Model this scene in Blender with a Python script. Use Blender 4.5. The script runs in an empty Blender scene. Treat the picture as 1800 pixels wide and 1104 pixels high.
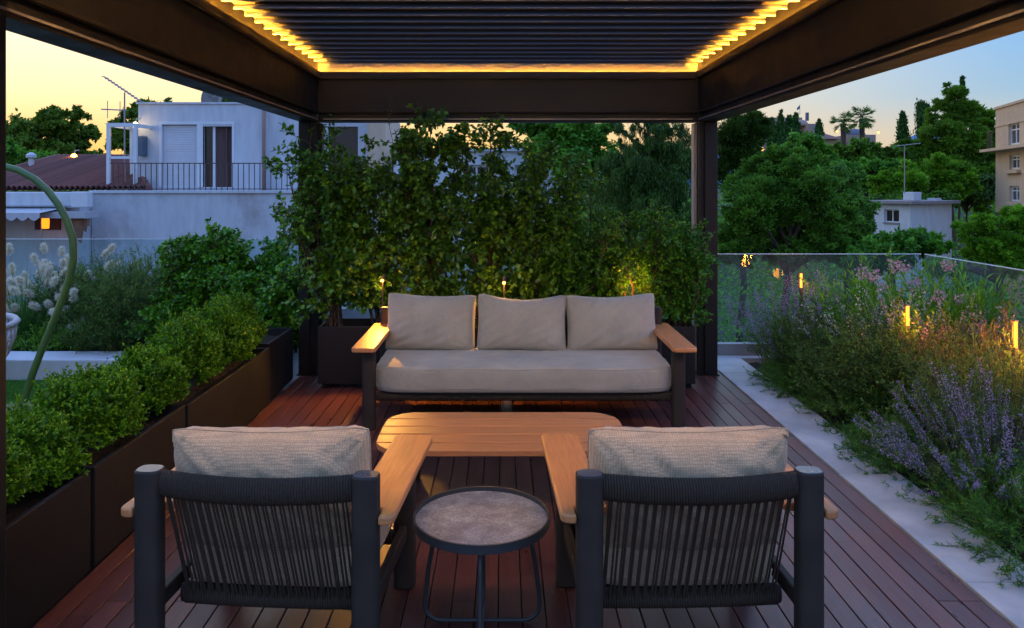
import bpy, math, random
import numpy as np
from mathutils import Vector
R = math.radians
PI = math.pi
sc = bpy.context.scene
C = sc.collection

# ------------------------------------------------------------------ camera
cam = bpy.data.objects.new('camera', bpy.data.cameras.new('camera'))
C.objects.link(cam); sc.camera = cam
CAM_H, FPX, VX, VY = 1.65, 1330.0, 884.0, 325.0
cam.location = (0, 0, CAM_H); cam.rotation_euler = (R(90), 0, 0)
cam.data.sensor_width = 36; cam.data.lens = 36 * FPX / 1800
cam.data.shift_y = -(552 - VY) / 1800; cam.data.shift_x = (900 - VX) / 1800
cam.data.clip_start = 0.05; cam.data.clip_end = 4000

# ------------------------------------------------------------------ dusk sky
SUN_AZ, SUN_EL = -38.0, 1.5      # degrees; azimuth measured from +Y towards +X
SKY_STRENGTH = 1.0
world = bpy.data.worlds.new('World'); sc.world = world; world.use_nodes = True
nt = world.node_tree; N = nt.nodes; LK = nt.links
bg = N['Background']
def ramp(nt, pts, interp='EASE'):
    r = nt.nodes.new('ShaderNodeValToRGB'); cr = r.color_ramp; cr.interpolation = interp
    while len(cr.elements) > 1: cr.elements.remove(cr.elements[-1])
    cr.elements[0].position = pts[0][0]; cr.elements[0].color = (*pts[0][1], 1)
    for p, c in pts[1:]:
        e = cr.elements.new(p); e.color = (*c, 1)
    return r
def math_node(nt, op, a, b=None, c=None):
    m = nt.nodes.new('ShaderNodeMath'); m.operation = op
    for i, v in enumerate((a, b, c)):
        if v is None: continue
        if isinstance(v, (int, float)): m.inputs[i].default_value = v
        else: nt.links.new(v, m.inputs[i])
    return m.outputs[0]
tc = N.new('ShaderNodeTexCoord'); sep = N.new('ShaderNodeSeparateXYZ'); LK.new(tc.outputs['Generated'], sep.inputs[0])
elev = math_node(nt, 'MULTIPLY', math_node(nt, 'ARCSINE', sep.outputs[2]), 2 / PI)       # 0 horizon .. 1 zenith
az = math_node(nt, 'ARCTAN2', sep.outputs[0], sep.outputs[1])
daz = math_node(nt, 'SUBTRACT', az, R(SUN_AZ))
ca = math_node(nt, 'COSINE', daz)
tmap = N.new('ShaderNodeMapRange'); tmap.interpolation_type = 'SMOOTHSTEP'
LK.new(ca, tmap.inputs[0]); tmap.inputs[1].default_value = 0.20; tmap.inputs[2].default_value = 0.93
e = lambda d: d / 90.0
K = .78
def kr(pts): return [(p, tuple(v*(K if p < .13 else 1) for v in c)) for p, c in pts]
warm = ramp(nt, kr([(0, (.85, .48, .13)), (e(3), (.90, .54, .17)), (e(6), (.95, .72, .40)), (e(11), (.97, .84, .62)),
                 (e(25), (.72, .74, .78)), (e(50), (.32, .48, 1.0)), (1, (.23, .43, 1.04))]), 'LINEAR')
cool = ramp(nt, kr([(0, (.62, .46, .34)), (e(3.5), (.44, .45, .42)), (e(6), (.24, .40, .55)), (e(10), (.16, .37, .66)),
                 (e(25), (.22, .44, .85)), (e(50), (.22, .43, 1.02)), (1, (.23, .43, 1.04))]), 'LINEAR')
# the pinkish belt opposite the sunset
belt = ramp(nt, [(0, (.26, .26, .33)), (e(5), (.31, .33, .43)), (e(11), (.31, .38, .56)), (e(18), (.26, .41, .74)), (e(30), (.23, .44, .96)), (e(50), (.22, .43, 1.04)), (1, (.23, .43, 1.04))], 'LINEAR')
LK.new(elev, belt.inputs[0])
bmap = N.new('ShaderNodeMapRange'); bmap.interpolation_type = 'SMOOTHSTEP'
LK.new(ca, bmap.inputs[0]); bmap.inputs[1].default_value = 0.15; bmap.inputs[2].default_value = -0.75
LK.new(elev, warm.inputs[0]); LK.new(elev, cool.inputs[0])
mixc = N.new('ShaderNodeMix'); mixc.data_type = 'RGBA'
LK.new(tmap.outputs[0], mixc.inputs[0]); mixb = N.new('ShaderNodeMix'); mixb.data_type = 'RGBA'; LK.new(bmap.outputs[0], mixb.inputs[0]); LK.new(cool.outputs[0], mixb.inputs[6]); LK.new(belt.outputs[0], mixb.inputs[7]); LK.new(mixb.outputs[2], mixc.inputs[6]); LK.new(warm.outputs[0], mixc.inputs[7])
nish = N.new('ShaderNodeTexSky'); nish.sky_type = 'NISHITA'; nish.sun_disc = False
nish.sun_elevation = R(SUN_EL); nish.sun_rotation = R(SUN_AZ); nish.dust_density = 4; nish.ozone_density = 3
nsc = N.new('ShaderNodeMix'); nsc.data_type = 'RGBA'; nsc.blend_type = 'ADD'; nsc.inputs[0].default_value = 0.012
LK.new(mixc.outputs[2], nsc.inputs[6]); LK.new(nish.outputs[0], nsc.inputs[7])
LK.new(nsc.outputs[2], bg.inputs[0]); bg.inputs[1].default_value = SKY_STRENGTH

sun = bpy.data.objects.new('sun', bpy.data.lights.new('sun', 'SUN')); C.objects.link(sun)
sun.data.energy = 0.04; sun.data.angle = R(10); sun.data.color = (1, .72, .45)
sd = Vector((math.sin(R(SUN_AZ)) * math.cos(R(4)), math.cos(R(SUN_AZ)) * math.cos(R(4)), math.sin(R(4))))
sun.rotation_euler = sd.to_track_quat('Z', 'Y').to_euler()

sc.view_settings.view_transform = 'Standard'; sc.view_settings.look = 'None'
sc.view_settings.exposure = 0.8; sc.view_settings.gamma = 1.0
sc.view_settings.use_curve_mapping = False
sc.render.engine = 'CYCLES'; sc.cycles.use_denoising = True
sc.cycles.max_bounces = 7; sc.cycles.diffuse_bounces = 4; sc.cycles.transparent_max_bounces = 16
sc.cycles.sample_clamp_indirect = 6.0; sc.cycles.caustics_reflective = False; sc.cycles.caustics_refractive = False
LED_COLOR, LED_POWER = (1.0, .40, .032), 2000.0
FRONT_FILL = 300.0  # unseen front beam strip, added to fill the seating with warm light
GREEN = (2.35, 2.75, 1.05)
WARM = (1.0, .46, .07)

# ------------------------------------------------------------------ helpers
def W(px, py, D):                     # a photo pixel at depth D as a place in the world
    return Vector(((px - VX) * D / FPX, D, CAM_H - (py - VY) * D / FPX))
def tag(o, label=None, cat=None, group=None, kind=None):
    if label: o['label'] = label
    if cat: o['category'] = cat
    if group: o['group'] = group
    if kind: o['kind'] = kind
    return o
def empty(name, loc=(0, 0, 0), rz=0.0):
    o = bpy.data.objects.new(name, None); C.objects.link(o); o.location = loc; o.rotation_euler = (0, 0, rz); o.empty_display_size = .1
    return o
def link(name, me, parent=None, loc=None):
    o = bpy.data.objects.new(name, me); C.objects.link(o)
    if parent is not None: o.parent = parent
    if loc is not None: o.location = loc
    return o

class MB:
    """collects simple solids, builds ONE mesh"""
    def __init__(s): s.v = []; s.f = []
    def add(s, vs, fs):
        n = len(s.v); s.v += [tuple(p) for p in vs]; s.f += [tuple(i + n for i in f) for f in fs]; return s
    def box(s, x0, x1, y0, y1, z0, z1):
        return s.add([(x0,y0,z0),(x1,y0,z0),(x1,y1,z0),(x0,y1,z0),(x0,y0,z1),(x1,y0,z1),(x1,y1,z1),(x0,y1,z1)],
                     [(0,3,2,1),(4,5,6,7),(0,1,5,4),(1,2,6,5),(2,3,7,6),(3,0,4,7)])
    def prism(s, poly, z0, z1):         # poly: ccw list of (x, y)
        n = len(poly)
        return s.add([(x,y,z0) for x,y in poly] + [(x,y,z1) for x,y in poly],
                     [tuple(range(n-1,-1,-1)), tuple(range(n,2*n))] + [(i,(i+1)%n,n+(i+1)%n,n+i) for i in range(n)])
    def prism_x(s, poly, x0, x1):       # poly in (y, z), ccw seen from +x
        n = len(poly)
        return s.add([(x0,y,z) for y,z in poly] + [(x1,y,z) for y,z in poly],
                     [tuple(range(n-1,-1,-1)), tuple(range(n,2*n))] + [(i,(i+1)%n,n+(i+1)%n,n+i) for i in range(n)])
    def tube(s, pts, r, k=8, cap=True, closed=False):
        pts = [Vector(p) for p in pts]; n = len(pts); rs = r if isinstance(r, (list, tuple)) else [r]*n
        ring = []; up = None
        for i, p in enumerate(pts):
            if closed: t = pts[(i+1)%n] - pts[i-1]
            else: t = pts[min(i+1,n-1)] - pts[max(i-1,0)]
            t.normalize()
            if up is None:
                up = Vector((0,0,1)) if abs(t.z) < .9 else Vector((0,1,0))
            a = t.cross(up).normalized(); up = a.cross(t).normalized()
            ring.append([p + (a*math.cos(2*PI*j/k) + up*math.sin(2*PI*j/k))*rs[i] for j in range(k)])
        vs = [q for rg in ring for q in rg]; fs = []
        m = n if closed else n-1
        for i in range(m):
            i2 = (i+1) % n
            for j in range(k): fs.append((i*k+j, i*k+(j+1)%k, i2*k+(j+1)%k, i2*k+j))
        if cap and not closed: fs += [tuple(range(k-1,-1,-1)), tuple((n-1)*k+j for j in range(k))]
        return s.add(vs, fs)
    def lathe(s, prof, c=(0,0,0), k=32, cap=True):     # prof: list of (r, z)
        vs = []; fs = []; n = len(prof)
        for r, z in prof:
            for j in range(k): vs.append((c[0]+r*math.cos(2*PI*j/k), c[1]+r*math.sin(2*PI*j/k), c[2]+z))
        for i in range(n-1):
            for j in range(k): fs.append((i*k+j, i*k+(j+1)%k, (i+1)*k+(j+1)%k, (i+1)*k+j))
        if cap: fs += [tuple(range(k-1,-1,-1)), tuple((n-1)*k+j for j in range(k))]
        return s.add(vs, fs)
    def mesh(s, name, mat, smooth=False):
        me = bpy.data.meshes.new(name); me.from_pydata(s.v, [], s.f); me.materials.append(mat); me.update()
        if smooth: me.polygons.foreach_set('use_smooth', [True]*len(me.polygons))
        return me
    def build(s, name, mat, parent=None, smooth=False, bevel=0, seg=2, loc=None):
        o = link(name, s.mesh(name, mat, smooth), parent, loc)
        if bevel:
            b = o.modifiers.new('bevel', 'BEVEL'); b.width = bevel; b.segments = seg; b.limit_method = 'ANGLE'; b.angle_limit = R(35)
        if smooth and bevel:
            pass
        return o
def auto_smooth(o, ang=40):
    me = o.data
    me.polygons.foreach_set('use_smooth', [True]*len(me.polygons))
    me.set_sharp_from_angle(angle=R(ang))
    return o
def copy_tree(o, parent=None):
    c = o.copy(); C.objects.link(c); c.parent = parent
    for ch in o.children: copy_tree(ch, c)
    return c

# ------------------------------------------------------------------ materials
def newmat(name):
    m = bpy.data.materials.new(name); m.use_nodes = True
    return m, m.node_tree, m.node_tree.nodes['Principled BSDF']
def vmul(nt, col_socket_or_col, val_socket):
    x = nt.nodes.new('ShaderNodeMix'); x.data_type = 'RGBA'; x.blend_type = 'MULTIPLY'; x.inputs[0].default_value = 1
    if isinstance(col_socket_or_col, tuple): x.inputs[6].default_value = (*col_socket_or_col, 1)
    else: nt.links.new(col_socket_or_col, x.inputs[6])
    nt.links.new(val_socket, x.inputs[7]); return x.outputs[2]
def noise(nt, scale, detail=4, rough=.6, vec=None, stretch=None):
    t = nt.nodes.new('ShaderNodeTexCoord')
    n = nt.nodes.new('ShaderNodeTexNoise'); n.inputs['Scale'].default_value = scale; n.inputs['Detail'].default_value = detail; n.inputs['Roughness'].default_value = rough
    src = vec if vec is not None else t.outputs['Object']
    if stretch:
        mp = nt.nodes.new('ShaderNodeMapping'); mp.inputs['Scale'].default_value = stretch
        nt.links.new(src, mp.inputs[0]); src = mp.outputs[0]
    nt.links.new(src, n.inputs['Vector']); return n
def maprange(nt, s, a, b, c, d):
    m = nt.nodes.new('ShaderNodeMapRange'); nt.links.new(s, m.inputs[0])
    for i, v in enumerate((a, b, c, d)): m.inputs[i+1].default_value = v
    return m.outputs[0]
def bump(nt, b, s, strength=.3, dist=.01):
    n = nt.nodes.new('ShaderNodeBump'); n.inputs['Strength'].default_value = strength; n.inputs['Distance'].default_value = dist
    nt.links.new(s, n.inputs['Height']); nt.links.new(n.outputs[0], b.inputs['Normal'])
def M(name, col, rough=.5, metal=0.0, var=.2, scale=6, bstr=0, bscale=80, spec=.5, stretch=None, bdist=.004):
    m, nt, b = newmat(name)
    n = noise(nt, scale, 6, .65, stretch=stretch)
    k = maprange(nt, n.outputs[0], .3, .7, 1-var, 1+var)
    nt.links.new(vmul(nt, col, k), b.inputs['Base Color'])
    b.inputs['Roughness'].default_value = rough; b.inputs['Metallic'].default_value = metal
    b.inputs['Specular IOR Level'].default_value = spec
    rr = maprange(nt, n.outputs[0], .3, .7, max(.05, rough-.1), min(1, rough+.1)); nt.links.new(rr, b.inputs['Roughness'])
    if bstr:
        n2 = noise(nt, bscale, 3, .6, stretch=stretch); bump(nt, b, n2.outputs[0], bstr, bdist)
    return m
def EM(name, col, strength):
    m = bpy.data.materials.new(name); m.use_nodes = True; t = m.node_tree; t.nodes.remove(t.nodes['Principled BSDF'])
    em = t.nodes.new('ShaderNodeEmission'); em.inputs[0].default_value = (*col, 1); em.inputs[1].default_value = strength
    t.links.new(em.outputs[0], t.nodes['Material Output'].inputs[0]); return m
def LEAF(name, a, b_, rough=.45, trans=.28, spec=.4):
    if a[1] > a[0]*1.15 and a[1] > a[2]: a = tuple(v*g for v, g in zip(a, GREEN)); b_ = tuple(v*g for v, g in zip(b_, GREEN))
    m, nt, b = newmat(name)
    at = nt.nodes.new('ShaderNodeAttribute'); at.attribute_name = 'rnd'
    rp = ramp(nt, [(0, a), (1, b_)], 'LINEAR'); nt.links.new(at.outputs['Fac'], rp.inputs[0])
    nt.links.new(rp.outputs[0], b.inputs['Base Color']); b.inputs['Roughness'].default_value = rough; b.inputs['Specular IOR Level'].default_value = spec
    tr = nt.nodes.new('ShaderNodeBsdfTranslucent'); nt.links.new(rp.outputs[0], tr.inputs[0])
    mx = nt.nodes.new('ShaderNodeMixShader'); mx.inputs[0].default_value = trans
    nt.links.new(b.outputs[0], mx.inputs[1]); nt.links.new(tr.outputs[0], mx.inputs[2]); nt.links.new(mx.outputs[0], nt.nodes['Material Output'].inputs[0])
    return m

def deck_mat():
    m, nt, b = newmat('deck wood')
    oi = nt.nodes.new('ShaderNodeObjectInfo'); t = nt.nodes.new('ShaderNodeTexCoord')
    add = nt.nodes.new('ShaderNodeVectorMath'); add.operation = 'MULTIPLY_ADD'
    cmb = nt.nodes.new('ShaderNodeCombineXYZ'); nt.links.new(oi.outputs['Random'], cmb.inputs[0]); nt.links.new(oi.outputs['Random'], cmb.inputs[1])
    nt.links.new(cmb.outputs[0], add.inputs[0]); add.inputs[1].default_value = (37, 91, 0); nt.links.new(t.outputs['Object'], add.inputs[2])
    g = noise(nt, 22, 6, .7, vec=add.outputs[0], stretch=(4, .16, 1))
    g2 = noise(nt, 3, 4, .6, vec=add.outputs[0], stretch=(2, .5, 1))
    rp = ramp(nt, [(0, (.098, .031, .025)), (.45, (.125, .039, .030)), (1, (.160, .054, .039))], 'LINEAR')
    nt.links.new(oi.outputs['Random'], rp.inputs[0])
    c = vmul(nt, rp.outputs[0], maprange(nt, g.outputs[0], .3, .75, .62, 1.25))
    c = vmul(nt, c, maprange(nt, g2.outputs[0], .3, .7, .8, 1.15))
    nt.links.new(c, b.inputs['Base Color'])
    nt.links.new(maprange(nt, g2.outputs[0], .3, .7, .26, .46), b.inputs['Roughness'])
    bump(nt, b, g.outputs[0], .25, .003); return m
def teak_mat():
    m, nt, b = newmat('teak')
    oi = nt.nodes.new('ShaderNodeObjectInfo')
    t = nt.nodes.new('ShaderNodeTexCoord'); add = nt.nodes.new('ShaderNodeVectorMath'); add.operation = 'MULTIPLY_ADD'
    cmb = nt.nodes.new('ShaderNodeCombineXYZ'); nt.links.new(oi.outputs['Random'], cmb.inputs[2]); nt.links.new(cmb.outputs[0], add.inputs[0])
    add.inputs[1].default_value = (0, 0, 50); nt.links.new(t.outputs['Object'], add.inputs[2])
    return m, nt, b, add.outputs[0], oi
def teak(name, stretch):
    m, nt, b, v, oi = teak_mat(); m.name = name
    g = noise(nt, 16, 6, .65, vec=v, stretch=stretch)
    rp = ramp(nt, [(.25, (.47, .170, .055)), (.55, (.63, .245, .085)), (.8, (.72, .30, .11))], 'LINEAR'); nt.links.new(g.outputs[0], rp.inputs[0])
    nt.links.new(vmul(nt, rp.outputs[0], maprange(nt, oi.outputs['Random'], 0, 1, .88, 1.1)), b.inputs['Base Color'])
    b.inputs['Roughness'].default_value = .45; bump(nt, b, g.outputs[0], .12, .002); return m
def fabric(name, col, cell, amt=1.0):
    m, nt, b = newmat(name)
    t = nt.nodes.new('ShaderNodeTexCoord')
    vo = nt.nodes.new('ShaderNodeTexVoronoi'); vo.inputs['Scale'].default_value = 1/cell; vo.inputs['Randomness'].default_value = .25
    nt.links.new(t.outputs['Object'], vo.inputs['Vector'])
    n = noise(nt, 5, 4, .6); n2 = noise(nt, 300, 2, .6)
    c = vmul(nt, col, maprange(nt, vo.outputs['Distance'], 0, .7, 1+.22*amt, 1-.45*amt))
    c = vmul(nt, c, maprange(nt, n.outputs[0], .3, .7, .88, 1.1)); c = vmul(nt, c, maprange(nt, n2.outputs[0], .3, .7, .85, 1.12))
    nt.links.new(c, b.inputs['Base Color']); b.inputs['Roughness'].default_value = .95; b.inputs['Specular IOR Level'].default_value = .15
    b.inputs['Sheen Weight'].default_value = .25; b.inputs['Sheen Roughness'].default_value = .5
    bump(nt, b, vo.outputs['Distance'], .35*amt, -.002); return m
def terrazzo():
    m, nt, b = newmat('grey stone top')
    n = noise(nt, 14, 6, .65); n2 = noise(nt, 90, 4, .7)
    vo = nt.nodes.new('ShaderNodeTexVoronoi'); vo.inputs['Scale'].default_value = 26; t = nt.nodes.new('ShaderNodeTexCoord'); nt.links.new(t.outputs['Object'], vo.inputs['Vector'])
    rp = ramp(nt, [(.3, (.15, .14, .15)), (.55, (.25, .235, .24)), (.75, (.36, .34, .33))], 'LINEAR'); nt.links.new(n.outputs[0], rp.inputs[0])
    c = vmul(nt, rp.outputs[0], maprange(nt, n2.outputs[0], .3, .75, .55, 1.45))
    sp = nt.nodes.new('ShaderNodeSeparateColor'); nt.links.new(vo.outputs['Color'], sp.inputs[0])
    c = vmul(nt, c, maprange(nt, sp.outputs[0], 0, 1, .8, 1.2))
    nt.links.new(c, b.inputs['Base Color']); b.inputs['Roughness'].default_value = .5; bump(nt, b, n2.outputs[0], .15, .002); return m
def plaster(name, col, stain=(.5, .44, .42), amt=.5):
    m, nt, b = newmat(name)
    n = noise(nt, .55, 8, .68, stretch=(1, 1, .8)); n2 = noise(nt, 4, 5, .6, stretch=(1, 1, .25)); n3 = noise(nt, 40, 3, .6)
    x = nt.nodes.new('ShaderNodeMix'); x.data_type = 'RGBA'
    f = maprange(nt, n.outputs[0], .50, .66, 0, amt); nt.links.new(f, x.inputs[0]); x.inputs[6].default_value = (*col, 1); x.inputs[7].default_value = (*[a*c for a, c in zip(stain, (1,1,1))], 1)
    c = vmul(nt, x.outputs[2], maprange(nt, n2.outputs[0], .3, .7, .86, 1.07))
    nt.links.new(c, b.inputs['Base Color']); b.inputs['Roughness'].default_value = .9; bump(nt, b, n3.outputs[0], .2, .01); return m
def glass_mat(name, tint, dust=.05, gloss_rough=.0):
    m = bpy.data.materials.new(name); m.use_nodes = True; nt = m.node_tree; nt.nodes.remove(nt.nodes['Principled BSDF'])
    tr = nt.nodes.new('ShaderNodeBsdfTransparent'); tr.inputs[0].default_value = (*tint, 1)
    gl = nt.nodes.new('ShaderNodeBsdfGlossy'); gl.inputs['Roughness'].default_value = gloss_rough
    fr = nt.nodes.new('ShaderNodeFresnel'); fr.inputs[0].default_value = 1.45
    m1 = nt.nodes.new('ShaderNodeMixShader'); ge = nt.nodes.new('ShaderNodeNewGeometry'); nt.links.new(math_node(nt, 'MULTIPLY', fr.outputs[0], math_node(nt, 'SUBTRACT', 1.0, ge.outputs['Backfacing'])), m1.inputs[0]); nt.links.new(tr.outputs[0], m1.inputs[1]); nt.links.new(gl.outputs[0], m1.inputs[2])
    di = nt.nodes.new('ShaderNodeBsdfDiffuse'); di.inputs[0].default_value = (.6, .68, .7, 1)
    m2 = nt.nodes.new('ShaderNodeMixShader'); nt.links.new(m1.outputs[0], m2.inputs[1]); nt.links.new(di.outputs[0], m2.inputs[2])
    n = noise(nt, 3, 6, .7); nt.links.new(maprange(nt, n.outputs[0], .35, .7, dust*.4, dust*1.4), m2.inputs[0])
    nt.links.new(m2.outputs[0], nt.nodes['Material Output'].inputs[0]); return m

m_frame = M('dark bronze powder coat', (.0105, .0085, .0075), .5, .0, .2, 5, .12, 400, .3)
m_louvre = M('louvre aluminium', (.026, .025, .026), .5, .0, .15, 4, 0, 80, .5)
m_track = M('screen guide aluminium', (.30, .25, .21), .45, .3, .1, 6)
m_planter = M('planter metal', (.0115, .0110, .0112), .6, .0, .2, 3, .25, 260, .25)
m_planter2 = M('planter fibre concrete', (.016, .014, .013), .7, .0, .2, 3, .4, 160, .3)
m_char = M('charcoal powder coat', (.042, .030, .022), .6, .0, .2, 8, .2, 500, .3)
m_rope = M('charcoal rope', (.066, .046, .032), .9, .0, .3, 120, .5, 900, .2)
m_soil = M('dark soil', (.030, .022, .016), .95, 0, .5, 30, 1, 60, .2, bdist=.02)
m_stone = M('pale limestone', (.42, .41, .39), .62, 0, .28, 2.6, .3, 90, .4)
m_white = plaster('white kerb plaster', (.60, .61, .62), (.40, .40, .40), .4)
m_terrace = M('terrace screed', (.24, .235, .23), .85, 0, .15, 2)
m_deck = deck_mat()
m_teakY = teak('teak grain along arm', (5, .35, 5)); m_teakX = teak('teak grain along table', (.35, 5, 5))
m_cush = fabric('beige sofa fabric', (.48, .43, .34), .003, .35)
m_cushb = fabric('beige chair fabric', (.64, .44, .26), .0085, .75)
m_terr = terrazzo()
m_rim = M('black metal rim', (.035, .034, .034), .45, 0, .1, 8, .1, 400)
m_glass = glass_mat('balustrade glass', (.80, .90, .91), .045)
m_gedge = M('glass edge', (.55, .66, .68), .25, 0, .05, 4)
m_chan = M('aluminium channel', (.33, .33, .33), .5, .4, .1, 5)
m_led = EM('led strip', LED_COLOR, LED_POWER); m_front_fill = EM('unseen front fill strip', (1.0, .58, .20), FRONT_FILL)
m_bark = M('bark', (.075, .055, .040), .9, 0, .35, 14, .8, 60, .2, bdist=.01)
m_twig = M('green brown twig', (.085, .075, .040), .8, 0, .3, 30)

# ------------------------------------------------------------------ ground, terrace, deck
GZ = -9.0
gm = M('city ground', (.060, .060, .048), .95, 0, .4, .08)
gv = []; gf = []; NG = 60
xs = np.linspace(-1500, 1500, NG); ys = np.linspace(-300, 2600, NG)
for j, y in enumerate(ys):
    for i, x in enumerate(xs): gv.append((x, y, GZ))
for j in range(NG-1):
    for i in range(NG-1): gf.append((j*NG+i, j*NG+i+1, (j+1)*NG+i+1, (j+1)*NG+i))
tag(MB().add(gv, gf).build('ground', gm), kind='structure')

DX0, DX1 = -1.758, 1.905               # deck
TY = 9.12                              # far edge of the terrace on the lawn side
tpoly = [(-11, -6), (5.2, -6), (5.2, 7.42), (-1.35, 7.42), (-1.35, TY), (-11, TY)]
tag(MB().prism(tpoly, GZ, -.075).build('terrace', m_terrace), kind='structure')

deck = tag(MB().box(DX0, DX1, -1.5, 6.72, -.074, -.031).build('deck', m_soil), kind='structure')
rng = random.Random(5)
BW = .0915; nb = round((DX1-DX0)/BW); BW = (DX1-DX0)/nb
plank_meshes = {}
for i in range(nb):
    x = DX0 + BW*(i+.5); y = -1.5
    cuts = [y]
    y += rng.choice([.8, 1.3, 1.8, 2.3, 2.7])
    while y < 6.2:
        cuts.append(y); y += rng.choice([1.7, 2.2, 2.7, 3.2])
    cuts.append(6.72)
    for a, b in zip(cuts[:-1], cuts[1:]):
        L = round(b-a, 2)
        if L not in plank_meshes:
            h = L/2-.0015; w = BW/2-.0022; c = .002
            prof = [(-w, -.026), (w, -.026), (w, -c), (w-c, 0), (-w+c, 0), (-w, -c)]
            plank_meshes[L] = MB().add([(px, -h, pz) for px, pz in prof] + [(px, h, pz) for px, pz in prof],
                [(0,1,2,3,4,5), (11,10,9,8,7,6)] + [(k, 6+k, 6+(k+1)%6, (k+1)%6) for k in range(6)]).mesh('plank', m_deck)
        link('plank', plank_meshes[L], deck, (x, (a+b)/2, rng.uniform(-.0008, .0008)))

# stone border on the planted side, with joints
border = tag(MB().box(1.912, 2.25, -1.5, 7.38, -.072, -.03).build('border_path', m_soil), kind='structure')
yy = -1.5
for L in (1.15, 1.2, 1.05, 1.22, 1.18, 1.1, 1.2, .70):
    y1 = min(yy+L, 7.16)
    MB().box(1.909, 2.25, yy+.0015, y1-.0015, -.029, .012).build('paving_slab', m_stone, border, bevel=.004)
    yy = y1
xx = 1.909
for L in (.72, .72, .72):
    MB().box(xx+.0015, xx+L-.0015, 7.163, 7.27, -.071, .0115).build('paving_slab', m_stone, border, bevel=.004); xx += L
def soil_bed(name, x0, x1, y0, y1, z, amp, seed):
    r = np.random.default_rng(seed); nx = max(3, int((x1-x0)/.07)); ny = max(3, int((y1-y0)/.07))
    vs = []; fs = []
    hh = r.random((ny+1, nx+1))*amp
    for j in range(ny+1):
        for i in range(nx+1): vs.append((x0+(x1-x0)*i/nx, y0+(y1-y0)*j/ny, z+hh[j, i]))
    for j in range(ny):
        for i in range(nx): fs.append((j*(nx+1)+i, j*(nx+1)+i+1, (j+1)*(nx+1)+i+1, (j+1)*(nx+1)+i))
    return MB().add(vs, fs).build(name, m_soil, smooth=True)
tag(soil_bed('planting_bed_ground', 2.252, 4.0, -1.5, 7.16, -.05, .035, 1), kind='structure')
tag(soil_bed('planting_bed_ground', -8.5, -1.95, 6.80, 8.95, .09, .04, 2), kind='structure')

# lawn and kerb on the other side
m_lawn = M('lawn', (.035, .105, .014), .95, 0, .3, 9, .6, 120, .1, bdist=.02)
tag(MB().box(-8.5, -2.26, -1.5, 6.44, -.072, -.012).build('lawn', m_lawn), kind='structure')
kerb = tag(MB().box(-8.5, -2.0, 6.45, 6.79, -.072, .16).build('kerb', m_white, bevel=.012), kind='structure')
kb = kerb.modifiers

# ------------------------------------------------------------------ glass balustrades
def balustrade(name, label, segs, z0, z1, posts_at=None):
    root = empty(name, (segs[0][0][0], segs[0][0][1], 0)); ox, oy = segs[0][0]
    tag(root, label, 'glass railing')
    for (ax, ay), (bx, by) in segs:
        d = Vector((bx-ax, by-ay, 0)); L = d.length; d.normalize(); n = Vector((-d.y, d.x, 0))
        def slab(s0, s1, t, za, zb):
            p = Vector((ax-ox, ay-oy, 0)); q = [p+d*s0-n*t, p+d*s1-n*t, p+d*s1+n*t, p+d*s0+n*t]
            return MB().prism([(v.x, v.y) for v in q], za, zb)
        slab(.008, L-.008, .045, -.075, z0+.02).build('channel', m_chan, root)
        k = max(1, round(L/1.5))
        for i in range(k):
            a, b = L*i/k+.006, L*(i+1)/k-.006
            g = slab(a, b, .006, z0+.021, z1-.007).build('pane', m_glass, root)
            slab(a, b, .0072, z1-.0069, z1).build('glass_edge', m_gedge, g)
    return root
balustrade('glass_balustrade', 'clear glass balustrade wrapping the flower bed corner behind the lavender',
           [((4.05, 7.32), (1.86, 7.32)), ((4.07, 7.30), (4.07, -1.5))], .10, .985)
balustrade('glass_balustrade', 'clear glass balustrade behind the plumed grasses, in front of the white building',
           [((-9.5, 9.03), (-1.5, 9.03))], .16, 1.007)
balustrade('glass_balustrade', 'clear glass balustrade hidden behind the hedge planters', [((1.80, 7.32), (-1.28, 7.32))], .10, .985)

# ------------------------------------------------------------------ pergola
PX0, PX1, PY0, PY1 = -1.606, 1.695, 2.45, 6.55     # inner faces of posts / beams
PT = .165
per = tag(empty('pergola', ((PX0+PX1)/2, (PY0+PY1)/2, 0)), 'dark bronze pergola with louvred roof and glowing edge lights', 'pergola')
pl = lambda mb, name, mat, parent=per, **k: mb.build(name, mat, parent, loc=(-per.location.x, -per.location.y, 0) if parent is per else None, **k)
for sx, x0, x1 in ((-1, PX0-PT, PX0), (1, PX1, PX1+PT)):
    for y0, y1 in ((PY0-PT, PY0), (PY1, PY1+PT)):
        p = pl(MB().box(x0, x1, y0, y1, .001, 2.20), 'post', m_frame, bevel=.006)
        xi = PX0+.0 if sx < 0 else PX1
        # screen guide rails on the faces of the post
        yr = y1 if y0 < 4 else y0
        s = 1 if y0 < 4 else -1
        a, b = sorted((yr+s*.003, yr+s*.026))
        MB().box(x0+.05, x0+.10, a, b, .02, 2.185).build('guide_rail', m_frame, p)
        a, b = sorted((xi-sx*.002, xi-sx*.030))
        if y0 > 4: MB().box(a, b, (y0+y1)/2-.03, (y0+y1)/2+.05, .02, 2.185).build('guide_rail', m_track if (sx > 0 and y0 > 4) else m_frame, p)
        MB().box(x0-.012, x1+.012, y0-.012, y1+.012, .0005, .010).build('base_plate', m_frame, p)
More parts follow.
